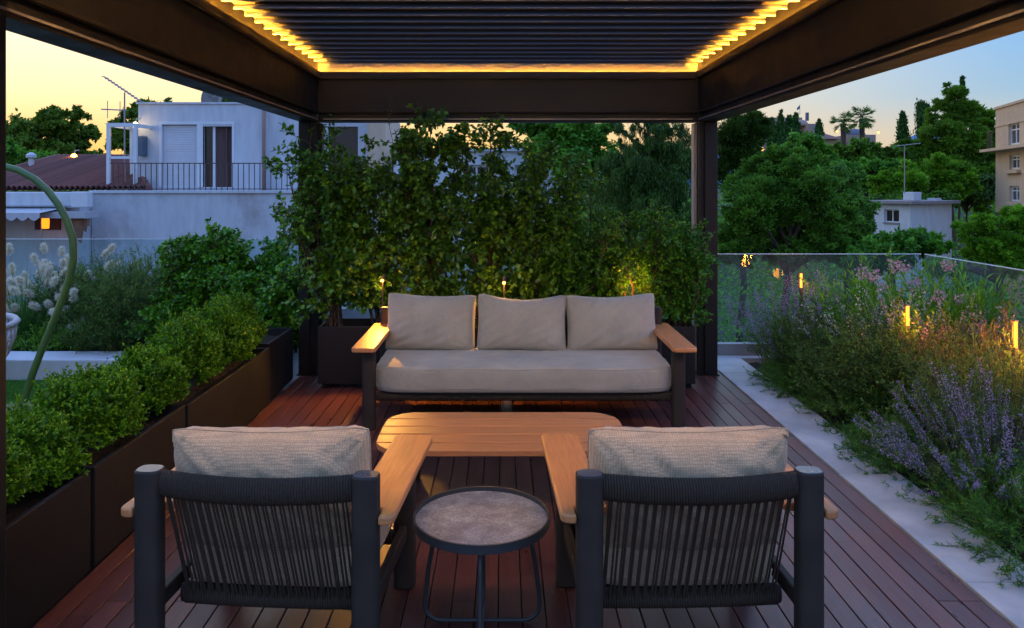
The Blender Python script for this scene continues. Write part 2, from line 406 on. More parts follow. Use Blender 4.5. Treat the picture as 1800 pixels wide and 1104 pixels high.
# beams: main web, lower bead, groove, screen cassette, upper lip
def beam(axis, inner, outer, a0, a1, name='beam', cassette=True):
    """axis 'y': runs along y between a0..a1, inner/outer are x; axis 'x' swaps them"""
    s = 1 if inner > outer else -1     # direction from outer to inner
    def bx(i, o, z0, z1, e=0.0):
        lo, hi = sorted((i, o))
        return MB().box(lo, hi, a0-e, a1+e, z0, z1) if axis == 'y' else MB().box(a0-e, a1+e, lo, hi, z0, z1)
    b = pl(bx(inner, outer, 2.272, 2.78), name, m_frame, bevel=.004)
    bx(inner+s*.012, inner+s*.0015, 2.274, 2.292, -.004).build('lower_bead', m_frame, b, bevel=.003)
    if cassette: bx(inner-s*.03, outer+s*.01, 2.256, 2.2715, -.002).build('groove', m_frame, b)
    if cassette: bx(inner-s*.012, outer+s*.004, 2.198, 2.2555, -.001).build('screen_cassette', m_frame, b, bevel=.004)
    if cassette: bx(inner-s*.002+s*.0, inner-s*.0095, 2.215, 2.225, -.05).build('cassette_line', m_track, b)
    bx(inner+s*(.034 if cassette else .0045), inner-s*.003, 2.566, 2.578, -.003).build('gutter_lip', m_frame, b)
    if cassette: bx(inner+s*.036, inner+s*.026, 2.5785, 2.625, -.003).build('lip_upstand', m_frame, b)
    bx(inner+s*.0065, inner+s*.0015, 2.605, 2.610, -.03).build('led_strip', m_led if cassette else m_front_fill, b)
    if cassette and axis == 'x': bx(inner-s*.002, inner+s*.0013, 2.612, 2.70, -.01).build('added_reflector', M('added pale plate', (.075, .07, .065), .5, 0, .12, 3), b)  # paler plate added on the rear beam to brighten its gold band
    return b
beam('y', PX0, PX0-PT, PY0-PT, PY1+PT)
beam('y', PX1, PX1+PT, PY0-PT, PY1+PT)
beam('x', PY1, PY1+PT, PX0+.0005, PX1-.0005)
beam('x', PY0, PY0-PT, PX0+.0005, PX1-.0005, cassette=False)  # open lip lets the unseen fill strip spill onto the furniture
# louvre blades, each its own part
pitch = .19
LY0 = PY0+.05
k = 0
blade = None
Lw = PX1-PX0-.03
n_bl = int((PY1-LY0-.02)/pitch)
off = PY1-.045-n_bl*pitch
prof = [(-.088, .052), (-.090, .044), (.052, -.006), (.054, -.030), (.060, -.034), (.072, -.032), (.074, -.004), (-.070, .050)]
prof = [(y, z) for y, z in prof]
bm_ = MB().prism_x(prof, -Lw/2, Lw/2).mesh('louvre_blade', m_louvre)
sky_strip_ = MB().box(-Lw/2+.001, Lw/2-.001, .0495, .0528, -.030, -.019).mesh('sky_strip', M('painted skylight strip', (.15, .165, .22), .4, .2, .08, 4))  # bluish strip added to paint the skylight seen between blades
for i in range(n_bl+1):
    y = off + pitch*i
    if y < PY0+.09 or y > PY1-.08: continue
    bl = link('louvre_blade', bm_, per, (0, y-per.location.y, 2.722)); link('sky_strip', sky_strip_, bl)
# flashing above the blades' ends keeps the roof closed at the rim

# ------------------------------------------------------------------ furniture
def oval(cx, cy, a, b, k=16, p=3.0):
    out = []
    for j in range(k):
        t = 2*PI*j/k; c, s = math.cos(t), math.sin(t)
        out.append((cx + a*abs(c)**(2/p)*(1 if c >= 0 else -1), cy + b*abs(s)**(2/p)*(1 if s >= 0 else -1)))
    return out
def leg(cx, cy, z0, z1, parent, a=.045, b=.038):
    o = MB().prism(oval(cx, cy, a, b, 20), z0, z1).build('leg', m_char, parent, bevel=.004)
    auto_smooth(o, 40); return o
def arm(cx, y0, y1, z0, z1, w, parent, lx=0, yr=0):
    """armrest board, notched round the rear leg; cx>0 or <0 side"""
    r = .03; sg = 1 if cx > 0 else -1; wi, wo = abs(cx)-w/2, abs(cx)+w/2
    lo = abs(lx)+.0455; yn = yr+.039
    def corner(ax, ay, t0): return [(ax+r*math.cos(R(t0+22.5*q)), ay+r*math.sin(R(t0+22.5*q))) for q in range(5)]
    pts = corner(wo-r*.999, y0+r, -90)+corner(wo-r, y1-r, 0)+corner(wi+r, y1-r, 90)+[(wi, yn), (lo, yn), (lo, y0)]
    if sg < 0: pts = [(-x, y) for x, y in reversed(pts)]
    o = MB().prism(pts, z0, z1).build('armrest', m_teakY, parent, bevel=.007, seg=3); auto_smooth(o, 50); return o
def grid_mesh(name, F, nu, nv, mat, closed_u=False):
    vs = [F(i/nu if closed_u else i/nu, j/nv) for j in range(nv+1) for i in range(nu+(0 if closed_u else 1))]
    st = nu if closed_u else nu+1; fs = []
    for j in range(nv):
        for i in range(nu):
            i2 = (i+1) % st if closed_u else i+1
            fs.append((j*st+i, j*st+i2, (j+1)*st+i2, (j+1)*st+i))
    return MB().add(vs, fs)
def cushion(name, w, h, t, mat, parent, loc, rot, seed, box=False, dent=.03, wr=.006, pz=.07):
    """a stuffed pillow (two bulged faces meeting in a seam) or a boxed seat pad; local x = width, z = height, y = thickness"""
    rg = np.random.default_rng(seed); nu, nv = 44, 30
    ph = rg.uniform(0, 6.28, 12); fr = rg.uniform(3, 11, 12)
    vs = []; fs = []
    def wrinkle(u, v):
        q = 0
        for k_ in range(6): q += math.sin(fr[k_]*u*3 + fr[k_+6]*v*2 + ph[k_])
        edge = (1-u*u)*(1-v*v)
        # radial puckers near the corners
        ang = math.atan2(abs(v)-1.05, abs(u)-1.05); cr = math.exp(-((abs(u)-1)**2+(abs(v)-1)**2)*6)
        return wr*q/4*edge**.4 + .010*cr*math.sin(ang*17+ph[6])
    idx = {}
    for side in (1, -1):
        for j in range(nv+1):
            for i in range(nu+1):
                u = -1+2*i/nu; v = -1+2*j/nv
                u_ = math.sin(u*PI/2)*.35+u*.65; v_ = math.sin(v*PI/2)*.35+v*.65
                if box:
                    e_ = 1.0; x = u_*w/2; z = v_*h/2
                    fu = max(0, abs(u_)-.90)/.10; fv = max(0, abs(v_)-.90)/.10
                    rr = min(1, math.hypot(fu, fv)); th = t/2*math.sqrt(max(0, 1-rr**2*.999))*1.0 if rr < 1 else 0
                    th = t/2*(.62+.38*math.sqrt(max(0, 1-rr*rr))) if rr < 1 else t/2*.62
                    th += wrinkle(u_, v_)*.5 + .012*(1-u_**4)*(1-v_**2)
                    if i in (0, nu) or j in (0, nv): th = 0
                    k2 = 1+.012*(1 if (i in (0, nu) or j in (0, nv)) else 0)
                    x *= k2; z *= k2
                else:
                    pin = 1-.045*(1-abs(v_)**2)*abs(u_)**3 ; pin2 = 1-pz*(1-abs(u_)**2)*abs(v_)**3
                    x = u_*w/2*pin; z = v_*h/2*pin2; rd = max(0, abs(u_)**6*abs(v_)**6); x *= 1-.035*rd; z *= 1-.05*rd
                    if v_ > 0: z -= dent*v_**3*math.exp(-((u_-rg_d)**2)/.18) if False else dent*v_**3*max(0, 1-(u_*1.15)**2)
                    th = t/2*((1-abs(u_)**2.6)**.48)*((1-abs(v_)**2.6)**.48) if abs(u_) < 1 and abs(v_) < 1 else 0
                    th += wrinkle(u_, v_)*(0 if (i in (0, nu) or j in (0, nv)) else 1)
                border = i in (0, nu) or j in (0, nv)
                key = (i, j, 0 if border else side)
                if key not in idx: idx[key] = len(vs); vs.append((x, side*th if not border else 0, z))
    for side in (1, -1):
        for j in range(nv):
            for i in range(nu):
                q = []
                for (a, b) in ((i, j), (i+1, j), (i+1, j+1), (i, j+1)):
                    bd = a in (0, nu) or b in (0, nv); q.append(idx[(a, b, 0 if bd else side)])
                fs.append(tuple(q) if side < 0 else tuple(reversed(q)))
    o = MB().add(vs, fs).build(name, mat, parent, smooth=True, loc=loc); o.rotation_euler = rot
    # piping along the seam
    ring = [idx[(i, 0, 0)] for i in range(nu)] + [idx[(nu, j, 0)] for j in range(nv)] + [idx[(nu-i, nv, 0)] for i in range(nu)] + [idx[(0, nv-j, 0)] for j in range(nv)]
    MB().tube([vs[q] for q in ring], .0035, 5, closed=True).build('piping', mat, o, smooth=True)
    return o
def seat_pad(name, w, d, t, mat, parent, loc, seed):
    """boxed cushion lying flat: rounded slab with crowned top"""
    rg = np.random.default_rng(seed); ph = rg.uniform(0, 6.28, 8)
    prof = [(.93, 0), (.985, .06), (1, .2), (1.004, .5), (1, .8), (.985, .93), (.955, .985), (.90, 1.0), (.6, 1.015), (.3, 1.025), (.0, 1.03)]
    k = 72; vs = []; fs = []
    def outline(tt):
        p = 9; c, s = math.cos(tt), math.sin(tt)
        r_ = (abs(c)**p+abs(s)**p)**(-1/p); return c*r_, s*r_
    for (r_, z) in prof:
        for j in range(k):
            tt = 2*PI*j/k; u, v = outline(tt)
            ins = (1-r_)
            x = u*(w/2)*(r_ if r_ < .9 else 1)-(u*(1-r_)*min(w, d)/2 if r_ >= .9 else 0); y = v*(d/2)*(r_ if r_ < .9 else 1)-(v*(1-r_)*min(w, d)/2 if r_ >= .9 else 0)
            wob = .004*math.sin(7*u*w*2+ph[0])*math.sin(5*v*3+ph[1]) if r_ < .9 else .003*math.sin(11*tt+ph[2])
            vs.append((x, y, z*t+wob*(1 if z > .1 else 0)))
    n = len(prof)
    for i in range(n-1):
        for j in range(k): fs.append((i*k+j, i*k+(j+1)%k, (i+1)*k+(j+1)%k, (i+1)*k+j))
    fs.append(tuple(range(k-1, -1, -1)))
    o = MB().add(vs, fs).build(name, mat, parent, smooth=True, loc=loc)
    for lev in (2, 5):
        MB().tube([vs[lev*k+j] for j in range(k)], .003, 5, closed=True).build('piping', mat, o, smooth=True)
    return o
def wrap(name, x0, x1, yf, zc, a, b, pitch, r, parent, k=10, rail=True):
    """cord wound around a bowed rail: yf(x) gives the bow; a/b half depth / half height"""
    n = int((x1-x0)/pitch); pts = []
    for i in range(n*k):
        x = x0+(x1-x0)*i/(n*k); t = 2*PI*i/k
        pts.append((x, yf(x)+a*math.cos(t), zc+b*math.sin(t)))
    o = MB().tube(pts, r, 5).build(name, m_rope, parent, smooth=True); o['kind'] = 'stuff'
    core = []; kk = 12
    for i in range(25):
        x = x0-.01+(x1-x0+.02)*i/24
        core.append([(x, yf(x)+(a-r*.3)*math.cos(2*PI*j/kk), zc+(b-r*.3)*math.sin(2*PI*j/kk)) for j in range(kk)])
    m = MB(); m.add([p for rg_ in core for p in rg_], [(i*kk+j, i*kk+(j+1)%kk, (i+1)*kk+(j+1)%kk, (i+1)*kk+j) for i in range(24) for j in range(kk)])
    m.build('back_rail' if zc > .4 else 'seat_rail', m_char, parent, smooth=True)

m_cap = M('cap with painted sky sheen', (.16, .16, .17), .3, .5, .1, 8)  # paler than the legs, painting the sky's reflection on their tops
def lounge_frame(root, hw, yr, yf, n_str):
    """legs, arms, side rails, rope back; local +y is the front. hw: outer half width over the arms"""
    lx = hw-.051-.045
    for s in (-1, 1):
        leg(s*lx, yr, .002, .70, root); auto_smooth(MB().prism(oval(s*lx, yr, .040, .033, 20), .7005, .7025).build('leg_cap', m_cap, root)); leg(s*lx, yf, .002, .545, root)
        arm(s*(hw-.081), yr-.03, yf+.145, .546, .576, .162, root, lx, yr)
        MB().box(s*lx-.016, s*lx+.016, yr+.03, yf-.03, .205, .262).build('side_rail', m_char, root, bevel=.006)
    xi = lx-.043
    bow = lambda x: yr-.052*(1-(x/xi)**2)
    wrap('rope_wrap', -xi, xi, bow, .655, .020, .042, .0088, .0047, root)
    bowb = lambda x: yr+.16-.010*(1-(x/xi)**2)
    wrap('rope_wrap', -xi, xi, bowb, .205, .022, .034, .0088, .0047, root)
    wrap('rope_wrap', -xi, xi, lambda x: yf-.03, .212, .022, .027, .0105, .0048, root)
    for j in range(5):                       # webbing bars under the seat
        x = -xi*.8+xi*1.6*j/4
        MB().box(x-.018, x+.018, yr+.17, yf-.04, .214, .222).build('seat_bar', m_char, root)
    rg = random.Random(n_str)
    for i in range(n_str):
        for lay in (0, 1):
            x = -xi+.012+(2*xi-.024)*(i+.5)/n_str+(.0046 if lay else -.0046)
            dy = -.019 if lay == 0 else -.016
            x2 = x + rg.uniform(-.002, .002)
            MB().tube([(x, bow(x)+dy, .655), (x2, (bow(x)+bowb(x2))/2+dy, .43), (x2, bowb(x2)+dy, .205)], .0040, 6, cap=False).build('rope_strand', m_rope, root, smooth=True)
    return xi

def armchair(loc, rz, label, seed, tilt):
    root = tag(empty('lounge_chair', loc, rz), label, 'armchair', 'pair of lounge chairs seen from behind')
    lounge_frame(root, .463, -.33, .31, 22)
    seat_pad('seat_cushion', .645, .60, .175, m_cushb, root, (0, .105, .242), seed)
    cushion('back_cushion', .72, .46, .26, m_cushb, root, (.0, -.158, .582), (R(11), R(tilt), 0), seed+1, dent=.014, pz=.03, wr=.012)
    return root
armchair((-.792, 2.835, 0), R(-4), 'beige lounge chair with rope back beside the black planters', 11, -1.6)
armchair((.640, 2.835, 0), R(2), 'beige lounge chair with rope back beside the pale stone border', 23, .3)

sofa = tag(empty('sofa', (.141, 5.47, 0), PI), 'three seat sofa with beige cushions and teak arms before the hedge', 'sofa')
lounge_frame(sofa, 1.141, -.40, .355, 62)
seat_pad('seat_cushion', 2.03, .72, .175, m_cush, sofa, (0, .035, .246), 41)
for i, (x, tl) in enumerate(((-.675, .6), (0, -.5), (.680, -.8))):
    cushion('back_cushion', (.685, .675, .68)[i], .43, .25, m_cush, sofa, (x, -.225+(.0, .012, -.008)[i], .615), (R(12), R(tl*2.2), R((.8, -1.2, 1.0)[i])), 50+i, dent=(.020, .034, .014)[i], wr=.008, pz=(.05, .06, .045)[i])

# coffee table: slatted top of five planks
ct = tag(empty('coffee_table', (0, 4.075, 0)), 'low teak slatted coffee table with rounded corners', 'coffee table')
hx, hy, rc = .655, .327, .17
def half_width(y):
    yy_ = abs(y); base = hx-.012*(yy_/hy)**2
    if yy_ <= hy-rc: return base
    return base-rc+math.sqrt(max(0, rc*rc-(yy_-(hy-rc))**2))
for i in range(5):
    y0 = -hy+2*hy*i/5+.0065; y1 = -hy+2*hy*(i+1)/5-.0065
    L = [(half_width(y0+(y1-y0)*q/8), y0+(y1-y0)*q/8) for q in range(9)]
    poly = L+[(-x, y) for x, y in reversed(L)]
    o = MB().prism(poly, .302, .33).build('tabletop_plank', m_teakX, ct, bevel=.002); auto_smooth(o, 40)
MB().box(-.50, .50, -.20, -.16, .270, .3015).build('apron', m_char, ct); MB().box(-.50, .50, .16, .20, .270, .3015).build('apron', m_char, ct)
for sx in (-1, 1):
    MB().box(sx*.50-.02, sx*.50+.02, -.159, .159, .271, .3010).build('apron', m_char, ct)
    for sy in (-1, 1):
        o = MB().prism(oval(sx*.50, sy*.18, .036, .03), .002, .2695).build('leg', m_char, ct); auto_smooth(o)

# round side table
st = tag(empty('side_table', (-.078, 2.766, 0)), 'round side table with grey stone top and bent rod legs', 'side table')
MB().lathe([(.0, .424), (.241, .424), (.241, .434), (.0, .434)], k=64, cap=False).build('stone_top', m_terr, st)
o = MB().lathe([(.231, .419), (.250, .419), (.250, .450), (.2425, .450), (.2425, .4345), (.2425, .4235), (.12, .4235), (.12, .4195), (.231, .4195)], k=72, cap=False).build('rim', m_rim, st); auto_smooth(o, 35)
for ang in (0, 90):
    pts = []
    for q in range(3): pts.append((-.165-.018*q, 0, .415-.10*q))
    pts += [(-.210, 0, .14), (-.217, 0, .08)]
    for q in range(1, 6):
        t = R(15*q*1.2); pts.append((-.155-.062*math.cos(t), 0, .07-.059*math.sin(t)))
    pts += [(-.10, 0, .0105)]
    full = pts+[(-x, y, z) for x, y, z in reversed(pts)]
    sgn = .085 if ang == 0 else 0.0
    full = [(x, sgn*max(0, 1-(abs(x)/.23)**2)*0+sgn, z) for x, y, z in full] if ang == 0 else [(0, x, z+.0005) for x, y, z in full]
    if ang == 90: full = [(x, y, z) for x, y, z in full]
    o = MB().tube(full, .0085, 8).build('leg', m_rim, st, smooth=True)

# ------------------------------------------------------------------ planters
def planter(name, label, x0, x1, y0, y1, z0, z1, mat, feet=False, group=None, soil=.05):
    cx, cy = (x0+x1)/2, (y0+y1)/2
    root = tag(empty(name, (cx, cy, 0)), label, 'planter', group); t = .022
    a, b, c, d = x0-cx, x1-cx, y0-cy, y1-cy
    m = MB(); ring = lambda i, z: [(a+i, c+i, z), (b-i, c+i, z), (b-i, d-i, z), (a+i, d-i, z)]
    vs = ring(0, z0)+ring(0, z1)+ring(t, z1)+ring(t, z1-soil-.03)
    fs = [(3,2,1,0)]+[(l*4+j, l*4+(j+1)%4, l*4+4+(j+1)%4, l*4+4+j) for l in range(3) for j in range(4)]
    m.add(vs, fs).build('box', mat, root, bevel=.004)
    s = soil_bed('soil', a+t+.001, b-t-.001, c+t+.001, d-t-.001, z1-soil-.02, .02, int(abs(cx*100+cy*10)))
    s.parent = root
    if feet:
        for fx in (a+.05, b-.05):
            for fy in (c+.05, d-.05): MB().box(fx-.025, fx+.025, fy-.025, fy+.025, .002, z0-.0005).build('foot', m_planter, root)
    return root
LX0, LX1 = -2.22, -1.760
GRP = 'row of black metal trough planters along the deck'
planter('planter', 'black metal trough nearest the camera along the deck edge', LX0, LX1, 2.0, 3.232, .003, .432, m_planter, group=GRP)
planter('planter', 'black metal trough, second in the row from the camera', LX0, LX1, 3.262, 4.198, .003, .432, m_planter, group=GRP)
planter('planter', 'long black metal trough third in the row', LX0, LX1, 4.228, 5.715, .003, .420, m_planter, group=GRP)
planter('planter', 'short black metal trough at the corner post', LX0, LX1-.02, 5.76, 6.42, .003, .440, m_planter, group=GRP)
planter('planter', 'dark rectangular planter behind the sofa by the lit armrest', -1.50, .015, 6.13, 6.53, .035, .50, m_planter2, feet=True, group='planters behind the sofa')
planter('planter', 'dark rectangular planter behind the sofa by the fine leaved shrubs', .045, 1.56, 6.13, 6.53, .035, .50, m_planter2, feet=True, group='planters behind the sofa')

# hanging egg chair, mostly beyond the frame
m_green = M('green lacquered steel', (.075, .14, .035), .35, .0, .12, 5, 0, 80, .5)
m_wick = M('grey wicker', (.42, .42, .43), .7, 0, .25, 40, .4, 200, .3)
D_ = 5.63
hc = tag(empty('hanging_chair', (-4.15, D_, 0)), 'hanging wicker chair on a curved green steel pole', 'hanging chair')
pp = [(42, 705), (58, 655), (76, 608), (94, 565), (110, 525), (122, 490), (129, 455), (128, 420), (118, 388), (103, 360), (84, 335), (60, 314), (32, 299), (2, 291)]
pts = [W(x, y, D_)-hc.location for x, y in pp]
pts = [Vector((pts[0].x-.02, 0, .01))]+pts+[Vector((.22, 0, 1.80)), Vector((.1, 0, 1.82)), Vector((0, 0, 1.80))]
MB().tube(pts, .026, 12).build('pole', m_green, hc, smooth=True)
MB().lathe([(.17, .002), (.17, .012), (.05, .016)], (pts[0].x, 0, -.012), 28).build('base_plate', m_green, hc)
MB().tube([(0, 0, 1.80), (0, 0, 1.45)], .008, 6).build('chain', m_track, hc)
bk = MB(); zc = .93; prof = []
for q in range(15):
    t = -PI/2+PI*q/14; prof.append((.56*math.cos(t), zc+.55*math.sin(t)))
for q in range(1, 8):
    r, z = prof[q]; bk.tube([(r*math.cos(2*PI*j/40), r*math.sin(2*PI*j/40), z-.05) for j in range(40)], .010 if q < 7 else .026, 5, closed=True)
for q in range(0, 44):
    r0 = 2*PI*q/44
    bk.tube([(prof[i][0]*math.cos(r0+i*.12), prof[i][0]*math.sin(r0+i*.12), prof[i][1]-.05) for i in range(0, 8)], .010, 4)
    bk.tube([(prof[i][0]*math.cos(r0-i*.12), prof[i][0]*math.sin(r0-i*.12), prof[i][1]-.05) for i in range(0, 8)], .010, 4)
for q in range(3):
    a = 2*PI*q/3+2.2; MB().tube([(.55*math.cos(a)-.13, .55*math.sin(a), .59), (0, 0, 1.46)], .012, 6).build('rope', m_wick, hc)
bk.build('basket', m_wick, hc, smooth=True, loc=(-.13, 0, -.29))

# ------------------------------------------------------------------ foliage tools
def nrm(a): return a/np.maximum(np.linalg.norm(a, axis=-1, keepdims=True), 1e-9)
def raw_mesh(name, V, F, mat, rnd=None, smooth=False):
    """V (n,3), F (m,k) -> mesh"""
    me = bpy.data.meshes.new(name); n = len(V); m, k = F.shape
    me.vertices.add(n); me.vertices.foreach_set('co', V.astype(np.float32).ravel())
    me.loops.add(m*k); me.loops.foreach_set('vertex_index', F.astype(np.int32).ravel())
    me.polygons.add(m); me.polygons.foreach_set('loop_start', np.arange(0, m*k, k, dtype=np.int32))
    me.materials.append(mat); me.update(calc_edges=True)
    if smooth: me.polygons.foreach_set('use_smooth', np.ones(m, dtype=bool))
    if rnd is not None:
        a = me.attributes.new('rnd', 'FLOAT', 'POINT'); a.data.foreach_set('value', rnd.astype(np.float32))
    return me
def leaf_geo(P, D, U, L, Wd, kind='quad', droop=.12):
    """leaf blades as geometry; returns V, F"""
    D = nrm(D); S = nrm(np.cross(D, U)); U = np.cross(S, D)
    L = np.asarray(L).reshape(-1, 1)*np.ones((len(P), 1)); Wd = np.asarray(Wd).reshape(-1, 1)*np.ones((len(P), 1)); n = len(P)
    if kind == 'quad':
        V = np.stack([P, P+D*L*.45+S*Wd*.5+U*Wd*.12, P+D*L-U*L*droop, P+D*L*.45-S*Wd*.5+U*Wd*.12], 1)
        F = np.arange(n*4).reshape(n, 4)
    elif kind == 'tri':
        V = np.stack([P+S*Wd*.5, P-S*Wd*.5, P+D*L-U*L*droop], 1); F = np.arange(n*3).reshape(n, 3)
    else:
        V = np.stack([P, P+D*L*.28+S*Wd*.42+U*Wd*.10, P+D*L*.68+S*Wd*.46+U*Wd*.08-U*L*droop*.4, P+D*L-U*L*droop,
                      P+D*L*.68-S*Wd*.46+U*Wd*.08-U*L*droop*.4, P+D*L*.28-S*Wd*.42+U*Wd*.10], 1)
        b = np.arange(n).reshape(n, 1)*6
        F = np.concatenate([b+np.array([[0, 1, 2, 3]]), b+np.array([[0, 3, 4, 5]])], 0)
    return V.reshape(-1, 3), F, V.shape[1]
def leaf_object(name, P, D, U, L, Wd, mat, parent, rg, kind='quad', droop=.12, rnd=None):
    V, F, k = leaf_geo(P, D, U, L, Wd, kind, droop)
    r = rg.random(len(P)) if rnd is None else rnd
    o = link(name, raw_mesh(name, V, F, mat, np.repeat(r, k)), parent); o['kind'] = 'stuff'; return o
def stems_geo(paths, r0, r1, k=3):
    S, n, _ = paths.shape
    t = nrm(paths[:, -1]-paths[:, 0]); ref = np.where(np.abs(t[:, 2:3]) < .9, np.array([[0, 0, 1.]]), np.array([[0, 1., 0]]))
    a = nrm(np.cross(t, ref)); b = np.cross(t, a)
    rad = np.linspace(1, 0, n).reshape(1, n, 1, 1)*(np.asarray(r0).reshape(-1, 1, 1, 1)-r1)+r1
    ang = 2*PI*np.arange(k)/k
    ring = a[:, None, None]*np.cos(ang)[None, None, :, None]+b[:, None, None]*np.sin(ang)[None, None, :, None]
    V = (paths[:, :, None]+ring*rad).reshape(-1, 3)
    base = (np.arange(S)*n*k)[:, None, None]+(np.arange(n-1)*k)[None, :, None]
    j = np.arange(k)[None, None, :]; j2 = (j+1) % k
    F = np.stack([base+j, base+j2, base+k+j2, base+k+j], -1).reshape(-1, 4)
    return V, F
def stems_object(name, paths, r0, r1, mat, parent, k=3):
    V, F = stems_geo(paths, r0, r1, k)
    o = link(name, raw_mesh(name, V, F, mat, smooth=True), parent)
    if len(paths) > 1: o['kind'] = 'stuff'
    return o
def make_stems(rg, n, base_r, H, spread, droop, npts=7, hvar=.3, wob=.04, base_h=0.0):
    az_ = rg.uniform(0, 2*PI, n); q = np.sqrt(rg.random(n))
    b = np.stack([np.cos(az_)*q*base_r, np.sin(az_)*q*base_r, np.full(n, base_h)], 1)
    az2 = az_+rg.normal(0, .5, n); lean = np.clip(q*spread+rg.normal(0, .10, n), -.2, 1.45)
    d = np.stack([np.cos(az2)*np.sin(lean), np.sin(az2)*np.sin(lean), np.cos(lean)], 1)
    L = H*(1-hvar*rg.random(n))*(1-.15*q)
    t = np.linspace(0, 1, npts)
    p = b[:, None]+d[:, None]*(L[:, None]*t[None])[..., None]
    p[..., 2] -= (droop*L[:, None]*np.sin(lean)[:, None]*t[None]**2)
    w = rg.normal(0, wob, (n, 2))*L[:, None]; ph = rg.uniform(0, 6, n)
    p[..., 0] += w[:, :1]*np.sin(t[None]*4+ph[:, None])*t[None]; p[..., 1] += w[:, 1:]*np.sin(t[None]*4+ph[:, None])*t[None]
    p[..., 2] = np.maximum(p[..., 2], .01)
    return p
def along(rg, paths, m, t0=.1, t1=1.0, power=1.0):
    """m points on each path: positions, tangents"""
    S, n, _ = paths.shape
    t = t0+(t1-t0)*(rg.random((S, m))**power); x = t*(n-1); i = np.clip(x.astype(int), 0, n-2); f = (x-i)[..., None]
    si = np.arange(S)[:, None]
    A, B = paths[si, i], paths[si, i+1]
    return (A*(1-f)+B*f).reshape(-1, 3), nrm(B-A).reshape(-1, 3), t.reshape(-1)
def side_dirs(rg, T, angle=.9, jit=.3):
    r = rg.normal(0, 1, T.shape); r -= T*np.sum(r*T, 1, keepdims=True); r = nrm(r)
    a = angle+rg.normal(0, jit, (len(T), 1))
    return nrm(T*np.cos(a)+r*np.sin(a)), r
def branchlets(rg, paths, m, L, angle=.7, t0=.2, npts=4, droop=.1, lvar=.4):
    P, T, t = along(rg, paths, m, t0, .97); D, r = side_dirs(rg, T, angle, .25)
    ll = L*(1-lvar*rg.random(len(P)))
    s = np.linspace(0, 1, npts); q = P[:, None]+D[:, None]*(ll[:, None]*s)[..., None]
    q[..., 2] += (.0+.25*ll[:, None]*s**2)-droop*ll[:, None]*s**2
    return q
def pts_to(loc): return np.array(loc, dtype=float)

L_hedge = LEAF('hedge leaf', (.011, .031, .006), (.056, .116, .016), .30, .30, .5)
L_fine = LEAF('fine shrub leaf', (.010, .036, .005), (.055, .130, .012), .40, .30, .35)
L_pitt = LEAF('glossy shrub leaf', (.010, .038, .005), (.055, .130, .013), .36, .25, .35)
L_box = LEAF('boxwood leaf', (.012, .040, .004), (.082, .150, .009), .5, .30, .25)
L_grey = LEAF('grey green leaf', (.014, .028, .010), (.062, .095, .034), .7, .25, .2)
L_rose = LEAF('rosemary leaf', (.022, .060, .014), (.060, .120, .030), .55, .25, .3)
L_sage = LEAF('sage leaf', (.034, .050, .028), (.080, .105, .058), .8, .25, .2)
L_purp = LEAF('purple flower', (.23, .18, .31), (.46, .37, .56), .8, .35, .2)
L_pink = LEAF('pink blossom', (.42, .23, .25), (.68, .47, .46), .7, .4, .2)
L_white = LEAF('cream blossom', (.45, .40, .33), (.70, .64, .56), .7, .4, .2)
L_olean = LEAF('oleander leaf', (.035, .085, .012), (.095, .170, .028), .42, .28, .4)
L_feath = LEAF('feathery leaf', (.040, .062, .030), (.085, .120, .060), .7, .3, .2)
L_gras = LEAF('ornamental grass blade', (.020, .058, .028), (.060, .120, .058), .5, .3, .3)
L_plume = LEAF('cream plume', (.62, .60, .48), (.82, .80, .68), .9, .5, .1)
L_dry = LEAF('dry twig leaf', (.10, .06, .025), (.19, .12, .05), .8, .2, .2)
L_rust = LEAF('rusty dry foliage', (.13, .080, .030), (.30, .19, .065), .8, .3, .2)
m_stem = M('grey green stem', (.055, .062, .035), .8, 0, .2, 30)
m_stemd = M('brown stem', (.07, .055, .035), .85, 0, .3, 30)

